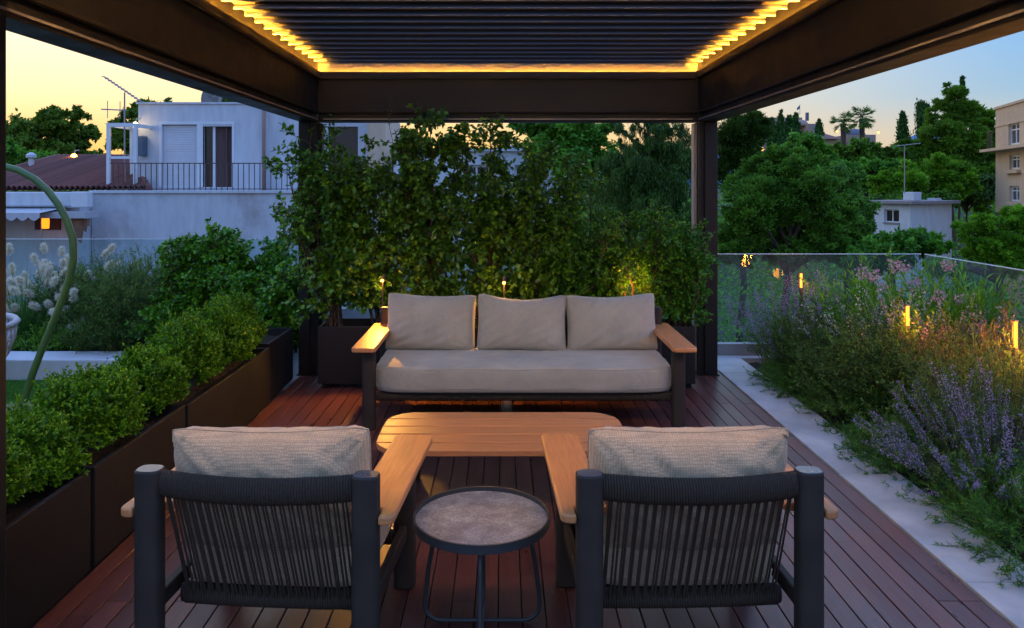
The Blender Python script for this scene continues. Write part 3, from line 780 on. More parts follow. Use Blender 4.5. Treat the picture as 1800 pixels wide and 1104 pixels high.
# ------------------------------------------------------------------ hedge behind the sofa
def hedge_plant(label, x, top, seed, rad, leafL, mat, n_main, m_side, m_leaf, yb=6.33, bot=.46, group='hedge shrubs in the planters behind the sofa', name='hedge_shrub', lean=0.0, ry=.19, kind='hex', ang=.65):
    rg = np.random.default_rng(seed)
    root = tag(empty(name, (x, yb, bot)), label, 'shrub', group)
    H = top-bot; npts = 9; t = np.linspace(0, 1, npts)
    mains = []
    for i in range(n_main):
        bx = rg.normal(0, .05); by = rg.normal(0, .03); ex = rg.uniform(-1, 1)*rad*.72+lean; ey = rg.normal(0, ry*.45); h = H*rg.uniform(.60, 1.07)*(1-.18*abs(ex-lean)/max(rad, .01))
        p = np.stack([bx+(ex-bx)*t**.75+rg.normal(0, .012, npts), by+(ey-by)*t+rg.normal(0, .010, npts), h*t], 1); mains.append(p)
    mains = np.array(mains)
    stems_object('trunk', mains, .013, .003, m_bark, root, 6)
    side = branchlets(rg, mains, m_side, rad*.62, .85, .08, 5, .35)
    side[..., 1] = np.clip(side[..., 1], -.42, .40)
    twig = branchlets(rg, side, 4, rad*.30, .8, .25, 4, .3)
    V1, F1 = stems_geo(side, .0035, .0012, 3); V2, F2 = stems_geo(twig, .0018, .0008, 3)
    link('branches', raw_mesh('branches', np.concatenate([V1, V2]), np.concatenate([F1, F2+len(V1)]), m_twig, smooth=True), root)['kind'] = 'stuff'
    P1, T1, _ = along(rg, twig, m_leaf, .05, 1.0); P2, T2, _ = along(rg, side, m_leaf, .3, 1.0); P3, T3, _ = along(rg, mains, 40, .60, 1.0)
    P = np.concatenate([P1, P2, P3]); T = np.concatenate([T1, T2, T3])
    D, r = side_dirs(rg, T, ang+.35, .35); D[:, 2] -= .12
    U = nrm(np.array([[0, -.25, 1.0]])+rg.normal(0, .55, P.shape))
    s = leafL*rg.uniform(.6, 1.15, len(P))
    leaf_object('crown', P, D, U, s, s*.62, mat, root, rg, kind, .18)
    return root
HB = [(-1.42, 2.12, .46), (-1.02, 2.24, .44), (-.58, 2.28, .43), (-.13, 2.26, .42), (.30, 2.14, .40)]
HL = ['tall leafy hedge shrub growing around the corner post', 'tall hedge shrub behind the lit sofa armrest', 'tall hedge shrub rising above the first sofa cushion',
      'tall hedge shrub behind the middle sofa cushion', 'tall hedge shrub where the hedge steps down']
for i, ((x, top, rad), lb) in enumerate(zip(HB, HL)):
    hedge_plant(lb, x, top, 100+i, rad, .050, L_hedge, 10, 21, 10, lean=-.08 if i == 0 else 0)
HF = [(.62, 1.72, .33), (.93, 1.46, .30), (1.22, 1.50, .28), (1.50, 1.28, .27)]
HFL = ['fine leaved green shrub beside the tall hedge', 'fine leaved green shrub low behind the third sofa cushion', 'fine leaved green shrub lit from within by a spotlight', 'fine leaved green shrub spilling past the pergola post']
for i, ((x, top, rad), lb) in enumerate(zip(HF, HFL)):
    hedge_plant(lb, x, top, 130+i, rad, .030, L_fine, 10, 28, 11, ry=.24, kind='quad', name='fine_leaved_shrub')
# two dry wisps above the hedge
for i, (px_, py_, xb) in enumerate(((690, 178, -.92), (738, 186, -.72))):
    rg = np.random.default_rng(150+i); p = W(px_, py_, 6.3); z0 = 1.75
    root = tag(empty('dry_shoot', (xb, 6.3, z0)), ['dry shoot rising from the hedge before the rear beam', 'second dry shoot before the rear beam'][i], 'shoot')
    t = np.linspace(0, 1, 8); path = np.stack([(p.x-xb)*t+rg.normal(0, .008, 8), t*0-.14*t, (p.z-z0)*t], 1)[None]
    stems_object('stem', path, .003, .0012, m_stemd, root, 4)
    tw = branchlets(rg, path, 12, .05, .6, .5, 4, 0)
    stems_object('twigs', tw, .0012, .0006, m_stemd, root, 3)
    P, T, _ = along(rg, tw, 4, .3, 1); D, r = side_dirs(rg, T); leaf_object('leaves', P, D, rg.normal(0, 1, P.shape), .010, .007, L_dry, root, rg)

# ------------------------------------------------------------------ boxwood balls in the troughs
def boxwood(label, x, y, z, rx, ry_, rz, seed, n=430, leafL=.023):
    rg = np.random.default_rng(seed); root = tag(empty('boxwood', (x, y, z-.02)), label, 'shrub', 'clipped boxwood balls in the black troughs')
    u = nrm(rg.normal(0, 1, (n, 3))); u[:, 2] = np.abs(u[:, 2])*.95-.12*rg.random(n); u = nrm(u)
    c = np.array([0, 0, rz*.25]); S = np.array([rx, ry_, rz])
    rad = rg.uniform(.80, 1.06, (n, 1)); rad[rg.random(n) < .06] *= 1.12
    lump = 1+.10*np.sin(u[:, :1]*5+seed)*np.cos(u[:, 1:2]*6+seed*2)+.06*np.sin(u[:, 2:]*9+seed)
    tip = c+u*S*rad*lump; basep = c+u*S*.35
    t = np.linspace(0, 1, 5)[None, :, None]
    path = basep[:, None]*(1-t)+tip[:, None]*t; path[..., 2] += (.10*rz*(t[..., 0]**2))
    path = np.maximum(path, np.array([-9, -9, 0.0]))
    stems_object('stems', path, .0022, .0008, m_stemd, root, 3)
    tw = branchlets(rg, path, 5, .055, .6, .55, 4, -.2)
    P1, T1, _ = along(rg, tw, 9, .1, 1); P2, T2, _ = along(rg, path, 12, .55, 1)
    P = np.concatenate([P1, P2]); T = np.concatenate([T1, T2])
    D, r = side_dirs(rg, T, .75, .3); U = nrm(nrm(P-c)*.5+np.array([[0, 0, .7]])+rg.normal(0, .45, P.shape))
    s = leafL*rg.uniform(.6, 1.15, len(P))
    hf = np.clip((P[:, 2]/(rz*1.25)), 0, 1); rn = np.clip(rg.random(len(P))**1.3+.03, 0, 1)
    leaf_object('foliage', P, D, U, s, s*.56, L_box, root, rg, 'quad', .10, rn)
BX = [(-2.02, 2.30, .20, .21, .24, 'boxwood ball cut off by the frame in the nearest trough'),
      (-2.03, 2.74, .23, .23, .27, 'boxwood ball filling the far end of the nearest trough'),
      (-2.03, 3.16, .20, .20, .22, 'boxwood ball at the joint of the first two troughs'),
      (-2.00, 3.62, .22, .24, .25, 'round boxwood ball in the second trough'),
      (-2.01, 4.18, .20, .22, .25, 'dark boxwood ball at the joint of the second and third troughs'),
      (-1.99, 4.70, .21, .24, .30, 'bushy boxwood ball in the middle of the long trough'),
      (-1.98, 5.22, .22, .25, .31, 'boxwood ball towards the far end of the long trough'),
      (-1.99, 5.58, .20, .20, .30, 'boxwood ball at the very end of the long trough')]
for i, (x, y, rx, ry_, rz, lb) in enumerate(BX): boxwood(lb, x, y, .40, rx*(1.12, 1.05, 1.12, 1.04, 1.1, 1.06, 1.1, 1.0)[i], ry_*1.12, rz*(1.0, 1.12, .96, 1.1, 1.0, 1.08, 1.0, 1.05)[i], 200+i)

# ------------------------------------------------------------------ mound / spray shrubs
def spray(name, label, x, y, z, seed, n, base_r, H, spread, droop, leafL, leafW, m_leaf, mat, stem_mat=m_stemd, side=0, sideL=.1, kind='quad', angle=.7, cat='shrub', group=None, t0=.15,
          flowers=None, r0=.003, hvar=.35, sy=1.0, part='foliage'):
    rg = np.random.default_rng(seed); root = tag(empty(name, (x, y, z)), label, cat, group)
    st_ = make_stems(rg, n, base_r, H, spread, droop, 8, hvar)
    st_[..., 1] *= sy
    stems_object('stems', st_, r0, .0008, stem_mat, root, 3)
    P, T, tt = along(rg, st_, m_leaf, t0, 1.0)
    if side:
        sd_ = branchlets(rg, st_, side, sideL, .6, .25, 4, .1)
        stems_object('twigs', sd_, .0012, .0006, stem_mat, root, 3)
        P2, T2, _ = along(rg, sd_, max(4, m_leaf//3), .1, 1.0); P = np.concatenate([P, P2]); T = np.concatenate([T, T2])
    D, r = side_dirs(rg, T, angle, .3); U = nrm(rg.normal(0, .6, P.shape)+np.array([[0, 0, 1.]]))
    s = leafL*rg.uniform(.6, 1.2, len(P))
    leaf_object(part, P, D, U, s, s*leafW/leafL, mat, root, rg, kind, .1)
    if flowers:
        fm, fn, f0, fl, fspread, frac = flowers
        sel = st_[rg.random(len(st_)) < frac]
        # little whorls spaced up the flowering stems
        S = len(sel); wh = 16
        tpos = f0+(1-f0)*(np.arange(wh)+.5)/wh
        xx_ = np.clip(tpos*(sel.shape[1]-1), 0, sel.shape[1]-1.001); ii = xx_.astype(int); ff = (xx_-ii)[None, :, None]
        ctr = sel[:, ii]*(1-ff)+sel[:, ii+1]*ff
        ctr = np.repeat(ctr.reshape(-1, 3), fn, 0)
        Dp = nrm(rg.normal(0, 1, ctr.shape)+np.array([[0, 0, .35]]))
        Pf = ctr+Dp*fspread*rg.random((len(ctr), 1))
        leaf_object('flowers', Pf, Dp, nrm(rg.normal(0, 1, ctr.shape)), fl*rg.uniform(.6, 1.3, len(ctr)), fl*.7, fm, root, rg, 'quad', 0)
    return root
def heads(root, centres, rad, n, size, mat, seed, name='blossom'):
    rg = np.random.default_rng(seed); c = np.repeat(np.array(centres), n, 0)
    d = nrm(rg.normal(0, 1, c.shape)); P = c+d*rad*rg.uniform(.3, 1, (len(c), 1))
    leaf_object(name, P, nrm(d+rg.normal(0, .6, c.shape)), d, size*rg.uniform(.7, 1.2, len(c)), size*.8, mat, root, rg, 'quad', .1)

# planted bed on the stone border side
spray('rosemary', 'low creeping green rosemary at the far stone corner', 2.47, 6.12, -.02, 301, 150, .22, .36, 1.35, .25, .026, .004, 60, L_rose, side=5, sideL=.09, cat='shrub', sy=1.3)
spray('rosemary', 'creeping rosemary spilling over the stone below the lavender', 2.50, 5.35, -.02, 302, 140, .22, .36, 1.35, .3, .026, .004, 60, L_rose, side=5, sideL=.09, sy=1.3)
spray('rosemary', 'rosemary trailing on the stone at the foot of the purple sage', 2.44, 4.45, -.02, 303, 150, .20, .34, 1.35, .3, .026, .0045, 60, L_rose, side=5, sideL=.09, sy=1.4)
spray('rosemary', 'bright green rosemary mat at the lower corner beside the stone', 2.50, 3.40, -.02, 304, 190, .26, .42, 1.3, .3, .028, .0045, 60, L_rose, side=5, sideL=.10, sy=1.5)
spray('rosemary', 'rosemary beneath the purple sage away from the stone', 2.72, 3.75, -.02, 305, 120, .24, .40, 1.2, .25, .027, .0045, 55, L_rose, side=5, sideL=.09)
spray('mound_shrub', 'broad dark mound shrub before the pink oleander', 2.92, 5.50, -.02, 311, 360, .36, .86, .95, .18, .030, .012, 34, L_grey, side=7, sideL=.14)
spray('mound_shrub', 'small grey green mound shrub near the glass', 2.75, 6.35, -.02, 312, 220, .25, .80, .75, .15, .028, .011, 34, L_grey, side=6, sideL=.12)
spray('mound_shrub', 'grey green mound shrub between the oleander and the feathery bush', 3.25, 5.15, -.02, 313, 230, .30, .74, .95, .18, .028, .011, 34, L_grey, side=6, sideL=.12)
spray('lavender', 'pale purple lavender bush in front of the glass by the post', 2.50, 6.75, -.02, 321, 70, .16, .95, .62, .10, .026, .005, 26, L_sage, m_stem, side=2, sideL=.08, flowers=(L_purp, 7, .48, .011, .012, .95))
spray('lavender', 'upright purple lavender spire behind the mound shrub', 2.88, 6.85, -.02, 322, 34, .06, 1.06, .30, .05, .026, .005, 26, L_sage, m_stem, flowers=(L_purp, 7, .55, .011, .012, .95))
spray('purple_sage', 'large purple sage sprawling beside the stone border', 2.60, 4.02, -.02, 331, 160, .22, .80, 1.0, .14, .030, .006, 26, L_sage, m_stem, side=3, sideL=.10, flowers=(L_purp, 7, .50, .0105, .011, .72))
spray('purple_sage', 'smaller purple sage at the lamp beside the frame edge', 3.02, 3.80, -.02, 332, 60, .14, .72, .75, .12, .030, .006, 24, L_sage, m_stem, side=2, sideL=.10, flowers=(L_purp, 8, .5, .0105, .011, .8))
spray('feathery_shrub', 'silver green feathery bush behind the purple sage', 2.92, 4.48, -.02, 341, 150, .16, .86, .60, .06, .030, .004, 40, L_feath, m_stem, side=8, sideL=.13)
spray('feathery_shrub', 'bush glowing orange beside the bright bar lamp', 3.22, 5.02, -.02, 342, 160, .18, .90, .62, .06, .028, .0045, 36, L_rust, m_stem, side=8, sideL=.12)
ol1 = spray('oleander', 'oleander with pink blossom heads in front of the glass corner', 3.42, 6.55, -.02, 351, 170, .32, 1.12, .58, .08, .095, .016, 34, L_olean, m_stem, hvar=.4, angle=.55, r0=.005)
heads(ol1, [(W(x, y, 6.4)-ol1.location)[:] for x, y in ((1517, 478), (1535, 484), (1590, 470), (1572, 468), (1553, 505), (1610, 500))], .055, 55, .026, L_pink, 1)
ol2 = spray('oleander', 'tall narrow oleander at the side pane', 3.78, 6.25, -.02, 352, 60, .16, 1.08, .32, .08, .10, .017, 34, L_olean, m_stem, hvar=.35, angle=.5, r0=.005)
heads(ol2, [(W(x, y, 6.1)-ol2.location)[:] for x, y in ((1668, 468), (1688, 525), (1652, 520))], .05, 55, .026, L_pink, 2)
for i, (x, y, h, lb) in enumerate(((3.05, 6.1, 1.0, 'wispy white flowered stems before the glass'), (3.30, 5.85, .98, 'pale flowered wispy plant around the middle bar lamp'), (3.62, 5.7, .90, 'wispy pink flowered stems by the side pane'))):
    spray('gaura', lb, x, y, -.02, 360+i, 60, .22, h, .60, .08, .022, .006, 12, L_olean, m_stem, cat='flowering plant', flowers=((L_pink if i in (1, 2) else L_white), 3, .40, .019, .016, .9))

# raised bed on the lawn side
for i, (px_, D, h, lb) in enumerate(((40, 7.35, .98, 'plumed fountain grass at the frame edge'), (118, 7.55, 1.05, 'plumed fountain grass behind the green pole'))):
    rg = np.random.default_rng(400+i); x = (px_-VX)*D/FPX
    root = tag(empty('fountain_grass', (x, D, .11)), lb, 'grass', 'plumed grasses in the raised bed')
    st_ = make_stems(rg, 760, .18, .86, 1.0, .55, 7, .45, .02)
    V = []; a = nrm(np.cross(st_[:, -1]-st_[:, 0], np.array([[0, 0, 1.]])+rg.normal(0, .3, (len(st_), 3))))
    wd = np.array([.004, .0045, .0045, .004, .003, .002, .0006])[None, :, None]
    Lf = st_-a[:, None]*wd; Rt = st_+a[:, None]*wd
    V = np.stack([Lf, Rt], 2).reshape(-1, 3); n = 7
    b = (np.arange(len(st_))*n*2)[:, None]+(np.arange(n-1)*2)[None]
    F = np.stack([b, b+1, b+3, b+2], -1).reshape(-1, 4)
    link('blades', raw_mesh('blades', V, F, L_gras, np.repeat(rg.random(len(st_)), n*2)), root)
    pl_ = make_stems(rg, 70, .18, h, .85, .22, 8, .50, .02)
    stems_object('stalks', pl_, .002, .001, m_stem, root, 3)
    for s in pl_:
        tip = s[-1]; d = nrm((s[-1]-s[-3])[None])[0]; L = rg.uniform(.08, .14); m = 320
        u = rg.random(m); ax = tip[None]-d[None]*.02+d[None]*(u*L)[:, None]; ax[:, 2] -= .25*L*u**2
        o_ = nrm(rg.normal(0, 1, (m, 3))); rr = .032*np.sin(np.clip(u, .05, 1)*PI)**.6
        P = ax+o_*(rr*.5)[:, None]
        leaf_object('plume', P, nrm(o_+d[None]*.7), rg.normal(0, 1, P.shape), .034, .006, L_plume, root, rg, 'tri', 0)
for i, (px_, D, n, H, sp, lb) in enumerate(((175, 7.6, 300, .92, .60, 'grey green bushy herb beside the plumed grass'), (250, 7.45, 260, 1.0, .55, 'taller grey green herb beside the glossy shrub'), (215, 7.1, 200, .62, .8, 'low grey green herb at the white kerb'))):
    spray('herb_shrub', lb, (px_-VX)*D/FPX, D, .10, 420+i, n, .30, H, sp, .08, .034, .008, 30, L_grey if i != 1 else L_feath, m_stem, side=6, sideL=.12)
spray('herb_shrub', 'small yellow green plant at the foot of the plumed grass', (90-VX)*7.0/FPX, 7.0, .10, 425, 110, .30, .30, 1.0, .2, .034, .012, 20, L_olean, m_stem, side=3, sideL=.07, sy=.5)
for i, (px_, D, top, rad, lb) in enumerate(((325, 7.2, 1.16, .36, 'glossy green shrub beyond the trough row, nearest the lawn'), (395, 7.25, 1.22, .36, 'glossy green shrub with a lamp glowing inside'), (470, 7.3, 1.18, .36, 'glossy green shrub beside the corner post'), (300, 7.0, .55, .25, 'low glossy green shrub at the end of the kerb'), (420, 6.95, .85, .38, 'dark glossy shrub behind the far trough'), (505, 6.95, .95, .32, 'dark glossy shrub just outside the corner post'))):
    hedge_plant(lb, (px_-VX)*D/FPX, top, 440+i, rad, .048, L_pitt, 12, 20, 9, yb=D, bot=.10, group='glossy shrubs in the raised bed', name='glossy_shrub', ry=.30, ang=.5)
# thin flower stalks against the white wall
for i, (px_, py_) in enumerate(((222, 430), (240, 428), (165, 418), (192, 424), (205, 435))):
    D = 7.7; p = W(px_, py_, D); rg = np.random.default_rng(460+i)
    root = tag(empty('flower_stalk', (p.x-.04, D, .12)), ['thin flower stalk tallest beside the grey herb', 'thin flower stalk leaning over the taller herb', 'thin stalk rising from the plumed grass', 'thin stalk between the grass and the herb', 'short thin stalk over the grey herb'][i], 'flower')
    t = np.linspace(0, 1, 6); stems_object('stem', np.stack([t*.04, t*0, (p.z-.12)*t], 1)[None], .0018, .001, m_stem, root)
    P = np.repeat(np.array([[.04, 0, p.z-.12]]), 24, 0)+rg.normal(0, 1, (24, 3))*np.array([.005, .005, .02]); leaf_object('flower_head', P, rg.normal(0, 1, P.shape)+np.array([[0, 0, 1]]), rg.normal(0, 1, P.shape), .013, .006, L_purp, root, rg)

# grass blades over the lawn near the troughs
rg = np.random.default_rng(480); n = 60000
P = np.stack([rg.uniform(-6.2, -2.27, n), rg.uniform(3.2, 6.43, n), np.full(n, -.013)], 1)
Dg = nrm(np.stack([rg.normal(0, .45, n), rg.normal(0, .45, n), np.ones(n)], 1))
L_lawn = LEAF('lawn blade', (.022, .085, .010), (.065, .165, .022), .6, .3, .2)
g = leaf_object('grass', P, Dg, rg.normal(0, 1, P.shape), rg.uniform(.018, .034, n), .003, L_lawn, None, rg, 'tri', 0)
tag(g, 'short green grass of the lawn beyond the troughs', 'grass', kind='stuff')

# ------------------------------------------------------------------ garden lamps
def point(parent, loc, power, col=(1.0, .36, .04), size=.02):
    l = bpy.data.lights.new('lamp_light', 'POINT'); l.energy = power; l.color = col; l.shadow_soft_size = size
    o = bpy.data.objects.new('lamp_light', l); C.objects.link(o); o.parent = parent; o.location = loc; return o
m_bulb = EM('warm bulb', (1.0, .30, .05), 9)
m_bar = EM('warm light bar', (1.0, .19, .018), 3.6)
def spike(label, x, y, zb, zl, power, tilt=(0, -.6, -.5)):
    root = tag(empty('spike_light', (x, y, zb)), label, 'spotlight', 'garden spotlights'); h = zl-zb
    MB().tube([(0, .02, 0), (0, .02, h-.01)], .006, 6).build('stem', m_rim, root)
    d = Vector(tilt).normalized(); c = Vector((0, 0, h))
    MB().tube([c-d*.06, c-d*.055, c-d*.002], [.008, .014, .014], 12).build('head', m_rim, root, smooth=False)
    MB().tube([c-d*.001, c+d*.006], .012, 12).build('bulb', m_bulb, root)
    l = bpy.data.lights.new('lamp_light', 'SPOT'); l.energy = power; l.color = WARM; l.shadow_soft_size = .010; l.spot_size = R(110); l.spot_blend = .5
    o = bpy.data.objects.new('lamp_light', l); C.objects.link(o); o.parent = root; o.location = c+d*.02; o.rotation_euler = (-d).to_track_quat('Z', 'Y').to_euler()
    point(root, c+d*.03+Vector((0, 0, .02)), 2.2, size=.012)
    return root
spike('bare glowing spotlight over the lit sofa armrest', W(672, 493, 6.02).x, 6.02, .47, W(672, 493, 6.02).z, 30.0, (-.12, -.75, -.62))
spike('bare glowing spotlight behind the middle sofa cushion', W(886, 497, 6.05).x, 6.05, .47, W(886, 497, 6.05).z, 12, (0, -.7, -.7))
spike('spotlight hidden in the fine leaved shrubs', W(1112, 522, 6.2).x, 6.2, .47, W(1112, 522, 6.2).z, 5.0, (.1, .2, 1))
spike('spotlight hidden in the glossy shrub on the lawn side', W(398, 530, 6.98).x, 6.98, .12, W(398, 530, 6.98).z, 12.0, (0, -.2, 1))
def bar_lamp(label, x, y, z, h, power):
    root = tag(empty('bar_lamp', (x, y, -.02)), label, 'lamp', 'slim bollard lamps in the flower bed')
    z += .02; top = z+h/2+.05
    MB().box(-.012, .012, .008, .016, 0, top-.04).build('post', m_rim, root, bevel=.002)
    MB().box(-.012, .012, -.015, .0075, z+h/2+.0005, z+h/2+.012).build('cap', m_rim, root, bevel=.002)
    MB().box(-.012, .012, -.015, .0075, 0, z-h/2-.001).build('lower_post', m_rim, root, bevel=.002)
    MB().tube([(0, -.004, z-h/2), (0, -.004, z+h/2)], .0105, 10).build('light_bar', m_bar, root)
    point(root, (0, -.06, z), power, size=.05)
a = W(1793, 588, 4.75); bar_lamp('brightest bar lamp at the frame edge beside the orange bush', a.x-.03, 4.75, a.z, .16, 14)
a = W(1595, 555, 5.5); bar_lamp('bar lamp glowing among pink flowers in the middle of the bed', a.x, 5.5, a.z, .14, 5)
a = W(1408, 493, 7.05); bar_lamp('bar lamp behind the purple lavender by the glass', a.x, 7.05, a.z, .13, 1.5)

# ------------------------------------------------------------------ trees beyond the terrace
T_dark = LEAF('dark pine needles', (.006, .016, .005), (.036, .060, .016), .6, .2, .25)
T_pine = LEAF('pine needles', (.010, .028, .006), (0.09, 0.15, 0.025), .6, .25, .25)
T_mid = LEAF('mid green leaf', (.009, .034, .008), (0.083, 0.175, 0.033), .55, .3, .25)
T_brt = LEAF('bright green leaf', (.014, .045, .006), (0.131, 0.231, 0.03), .5, .3, .3)
T_pep = LEAF('pepper tree leaf', (.007, .026, .008), (0.085, 0.155, 0.034), .55, .3, .25)
T_cyp = LEAF('cypress leaf', (.010, .028, .014), (.030, .060, .026), .7, .15, .2)
T_wst = LEAF('sunset side leaf', (.022, .045, .010), (.085, .115, .022), .6, .35, .25)
def tree(name, label, lobes, D, mat, seed, n_clump, per, leaf, wid=.55, style='broad', dr=.8, trunk=.22, group=None, ground=GZ, kind='quad', cr=.16, sub=9, flat=.75):
    """lobes in photo pixels (cx, cy, rx, ry) at depth D, turned into metres; crown is clumps of leaves on limbs"""
    rg = np.random.default_rng(seed); s = D/FPX
    lob = []
    for l in lobes:
        cx, cy, rx, ry = l[:4]; dd = l[4] if len(l) > 4 else 0
        w = W(cx, cy, D); lob.append((w.x, D+dd, w.z, rx*s, (rx*s)*dr, ry*s))
    lob = np.array(lob)
    bx, by = lob[:, 0].mean(), lob[:, 1].mean(); zlow = (lob[:, 2]-lob[:, 5]).min()
    root = tag(empty(name, (bx, by, ground)), label, 'tree', group)
    o = np.array([bx, by, ground])
    if sub:
        new = []
        for l in lob:
            new.append(np.concatenate([l[:3], l[3:6]*.55]))
            for q in range(sub):
                u = nrm(rg.normal(0, 1, 3)+np.array([0, 0, .2])); f = rg.uniform(.30, .52)
                new.append(np.concatenate([l[:3]+u*l[3:6]*rg.uniform(.55, .80), np.maximum(l[3:6].min()*.35, l[3:6]*f)*np.array([1, 1, flat])]))
        lob = np.array(new)
    wts = (lob[:, 3]*lob[:, 5])**.8; wts = wts/wts.sum()
    li = rg.choice(len(lob), n_clump, p=wts)
    u = nrm(rg.normal(0, 1, (n_clump, 3))); rad = rg.random((n_clump, 1))**(1/3.2)
    rad = np.where(rg.random((n_clump, 1)) < .12, rad*1.12, rad)
    cc = lob[li, :3]+u*lob[li, 3:6]*rad
    out = nrm(u*np.array([[1, 1, .9]])+np.array([[0, 0, .35]]))
    size = np.minimum(lob[li, 3], lob[li, 5])*cr*2.6*rg.uniform(.6, 1.3, n_clump)
    P = np.repeat(cc, per, 0); sz = np.repeat(size, per)[:, None]; ou = np.repeat(out, per, 0)
    n = len(P); g = rg.normal(0, .5, (n, 3))
    if style == 'weep':
        P = P+g*sz*np.array([[.8, .8, .5]]); P[:, 2] -= sz[:, 0]*np.abs(rg.normal(0, 1.1, n)); Dv = nrm(np.array([[0, 0, -1.0]])+rg.normal(0, .35, (n, 3))); U = nrm(ou+rg.normal(0, .6, (n, 3)))
    elif style == 'pine':
        P = P+g*sz*np.array([[1, 1, .55]]); Dv = nrm(ou*.6+g*1.2+np.array([[0, 0, .5]])); U = nrm(rg.normal(0, 1, (n, 3)))
    elif style == 'cypress':
        P = P+g*sz*np.array([[.8, .8, 1.2]]); Dv = nrm(np.array([[0, 0, 1.]])+rg.normal(0, .35, (n, 3))); U = nrm(ou+rg.normal(0, .5, (n, 3)))
    else:
        P = P+g*sz; Dv = nrm(rg.normal(0, 1, (n, 3))); U = nrm(ou*.8+nrm(g)*.6+rg.normal(0, .45, (n, 3)))
    ls = leaf*rg.uniform(.6, 1.25, n)
    cl = np.repeat(rg.random(n_clump), per); rn = np.clip(.55*cl+.45*rg.random(n), 0, 1)
    leaf_object('crown', P-o, Dv, U, ls, ls*wid, mat, root, rg, kind, .15, rn)
    # trunk and limbs
    top = np.array([bx, by, lob[:, 2].max()]); t = np.linspace(0, 1, 7)[:, None]
    base = np.array([bx+rg.normal(0, .3), by, ground]); tp = base*(1-t)+(top)*t; tp[:, :2] += rg.normal(0, .08, (7, 2))
    V1, F1 = stems_geo((tp-o)[None], trunk, .03, 7)
    pick = cc[rg.choice(n_clump, min(n_clump, 26), replace=False)]
    t = np.linspace(0, 1, 5)[None, :, None]; st0 = np.stack([np.interp(np.clip(pick[:, 2]-1.2, zlow, None), tp[:, 2], tp[:, i]) for i in range(3)], 1)
    lp = st0[:, None]*(1-t)+pick[:, None]*t; lp[..., 2] += .15*np.sin(t[..., 0]*PI)
    V2, F2 = stems_geo(lp-o, trunk*.3, .012, 4)
    link('trunk', raw_mesh('trunk', np.concatenate([V1]), F1, m_bark, smooth=True), root)
    link('limbs', raw_mesh('limbs', V2, F2, m_bark, smooth=True), root)['kind'] = 'stuff'
    return root
GT = 'trees beyond the terrace'
# behind the hedge and the rear opening
tree('pine_tree', 'large dark drooping pine filling the rear opening beside the post', [(1150, 300, 110, 115), (1200, 250, 80, 80, .5), (1090, 330, 80, 90, -.5), (1130, 235, 70, 45)], 19, T_dark, 501, 700, 120, .13, .16, 'weep', group=GT, kind='quad', cr=.13)
tree('broadleaf_tree', 'bright green tree between the hedge top and the dark pine', [(1010, 285, 75, 80), (960, 240, 60, 45), (1040, 230, 45, 30)], 22, T_mid, 502, 260, 90, .16, .6, group=GT)
tree('broadleaf_tree', 'tree silhouetted on the sunset behind the hedge top', [(665, 245, 50, 50), (715, 255, 35, 45)], 40, T_wst, 503, 130, 80, .26, .6, group=GT)
tree('broadleaf_tree', 'low tree on the sunset horizon behind the hedge', [(850, 300, 80, 32), (770, 300, 70, 34), (930, 290, 50, 40)], 45, T_wst, 504, 170, 80, .28, .6, group=GT)
# right hand side
tree('pine_tree', 'dark upright conifer just beyond the rear post', [(1300, 250, 42, 65), (1285, 300, 40, 60), (1325, 225, 22, 35)], 30, T_dark, 511, 260, 110, .22, .2, 'pine', group=GT)
tree('pepper_tree', 'large drooping green tree above the glass corner', [(1340, 350, 85, 85), (1400, 330, 65, 65, -.5), (1300, 395, 55, 65), (1440, 395, 60, 55), (1360, 290, 50, 40), (1430, 340, 50, 50, .6), (1390, 435, 65, 35), (1290, 440, 50, 40), (1460, 440, 50, 30)], 17, T_pep, 512, 1500, 110, .080, .4, 'pine', group=GT, cr=.12)
tree('pepper_tree', 'drooping green tree beside the small white house', [(1490, 370, 55, 55), (1470, 330, 45, 45), (1515, 425, 40, 35), (1480, 425, 60, 40)], 20, T_pep, 513, 650, 110, .095, .45, 'broad', group=GT, cr=.13)
tree('broadleaf_tree', 'feathery bright tree in front of the beige building', [(1755, 410, 60, 40), (1735, 445, 45, 34), (1800, 390, 45, 36), (1650, 468, 45, 22), (1780, 450, 70, 45)], 14, T_brt, 514, 700, 110, .080, .30, 'pine', group=GT, cr=.13)
tree('broadleaf_tree', 'low dark tree below the small white house', [(1570, 440, 60, 32), (1620, 430, 45, 28), (1530, 455, 55, 25)], 16, T_mid, 515, 170, 100, .12, .45, group=GT)
tree('umbrella_pine', 'dense round topped pine behind the roof antenna', [(1650, 305, 52, 40), (1600, 320, 48, 32), (1560, 330, 40, 26), (1690, 325, 28, 30)], 46, T_brt, 516, 300, 110, .26, .35, 'pine', group=GT)
tree('pine_tree', 'tallest pine with layered crown beside the beige building', [(1660, 250, 62, 55), (1680, 200, 40, 42), (1680, 165, 18, 18), (1620, 275, 45, 35), (1720, 270, 40, 45), (1690, 300, 60, 45)], 62, T_pine, 517, 420, 110, .36, .35, 'pine', group=GT, cr=.14)
tree('pine_tree', 'pine with dense crown touching the beige building corner', [(1725, 215, 24, 28), (1738, 260, 26, 40), (1730, 320, 34, 50)], 66, T_pine, 518, 170, 100, .38, .4, 'pine', group=GT)
tree('broadleaf_tree', 'dark tree in the shade between the tall pine and the beige building', [(1720, 335, 45, 32), (1680, 350, 45, 26)], 52, T_dark, 519, 150, 90, .3, .5, group=GT)
tree('broadleaf_tree', 'green tree below the palms', [(1500, 268, 50, 24), (1545, 275, 45, 22), (1455, 275, 40, 22)], 62, T_pine, 520, 220, 90, .34, .55, group=GT)
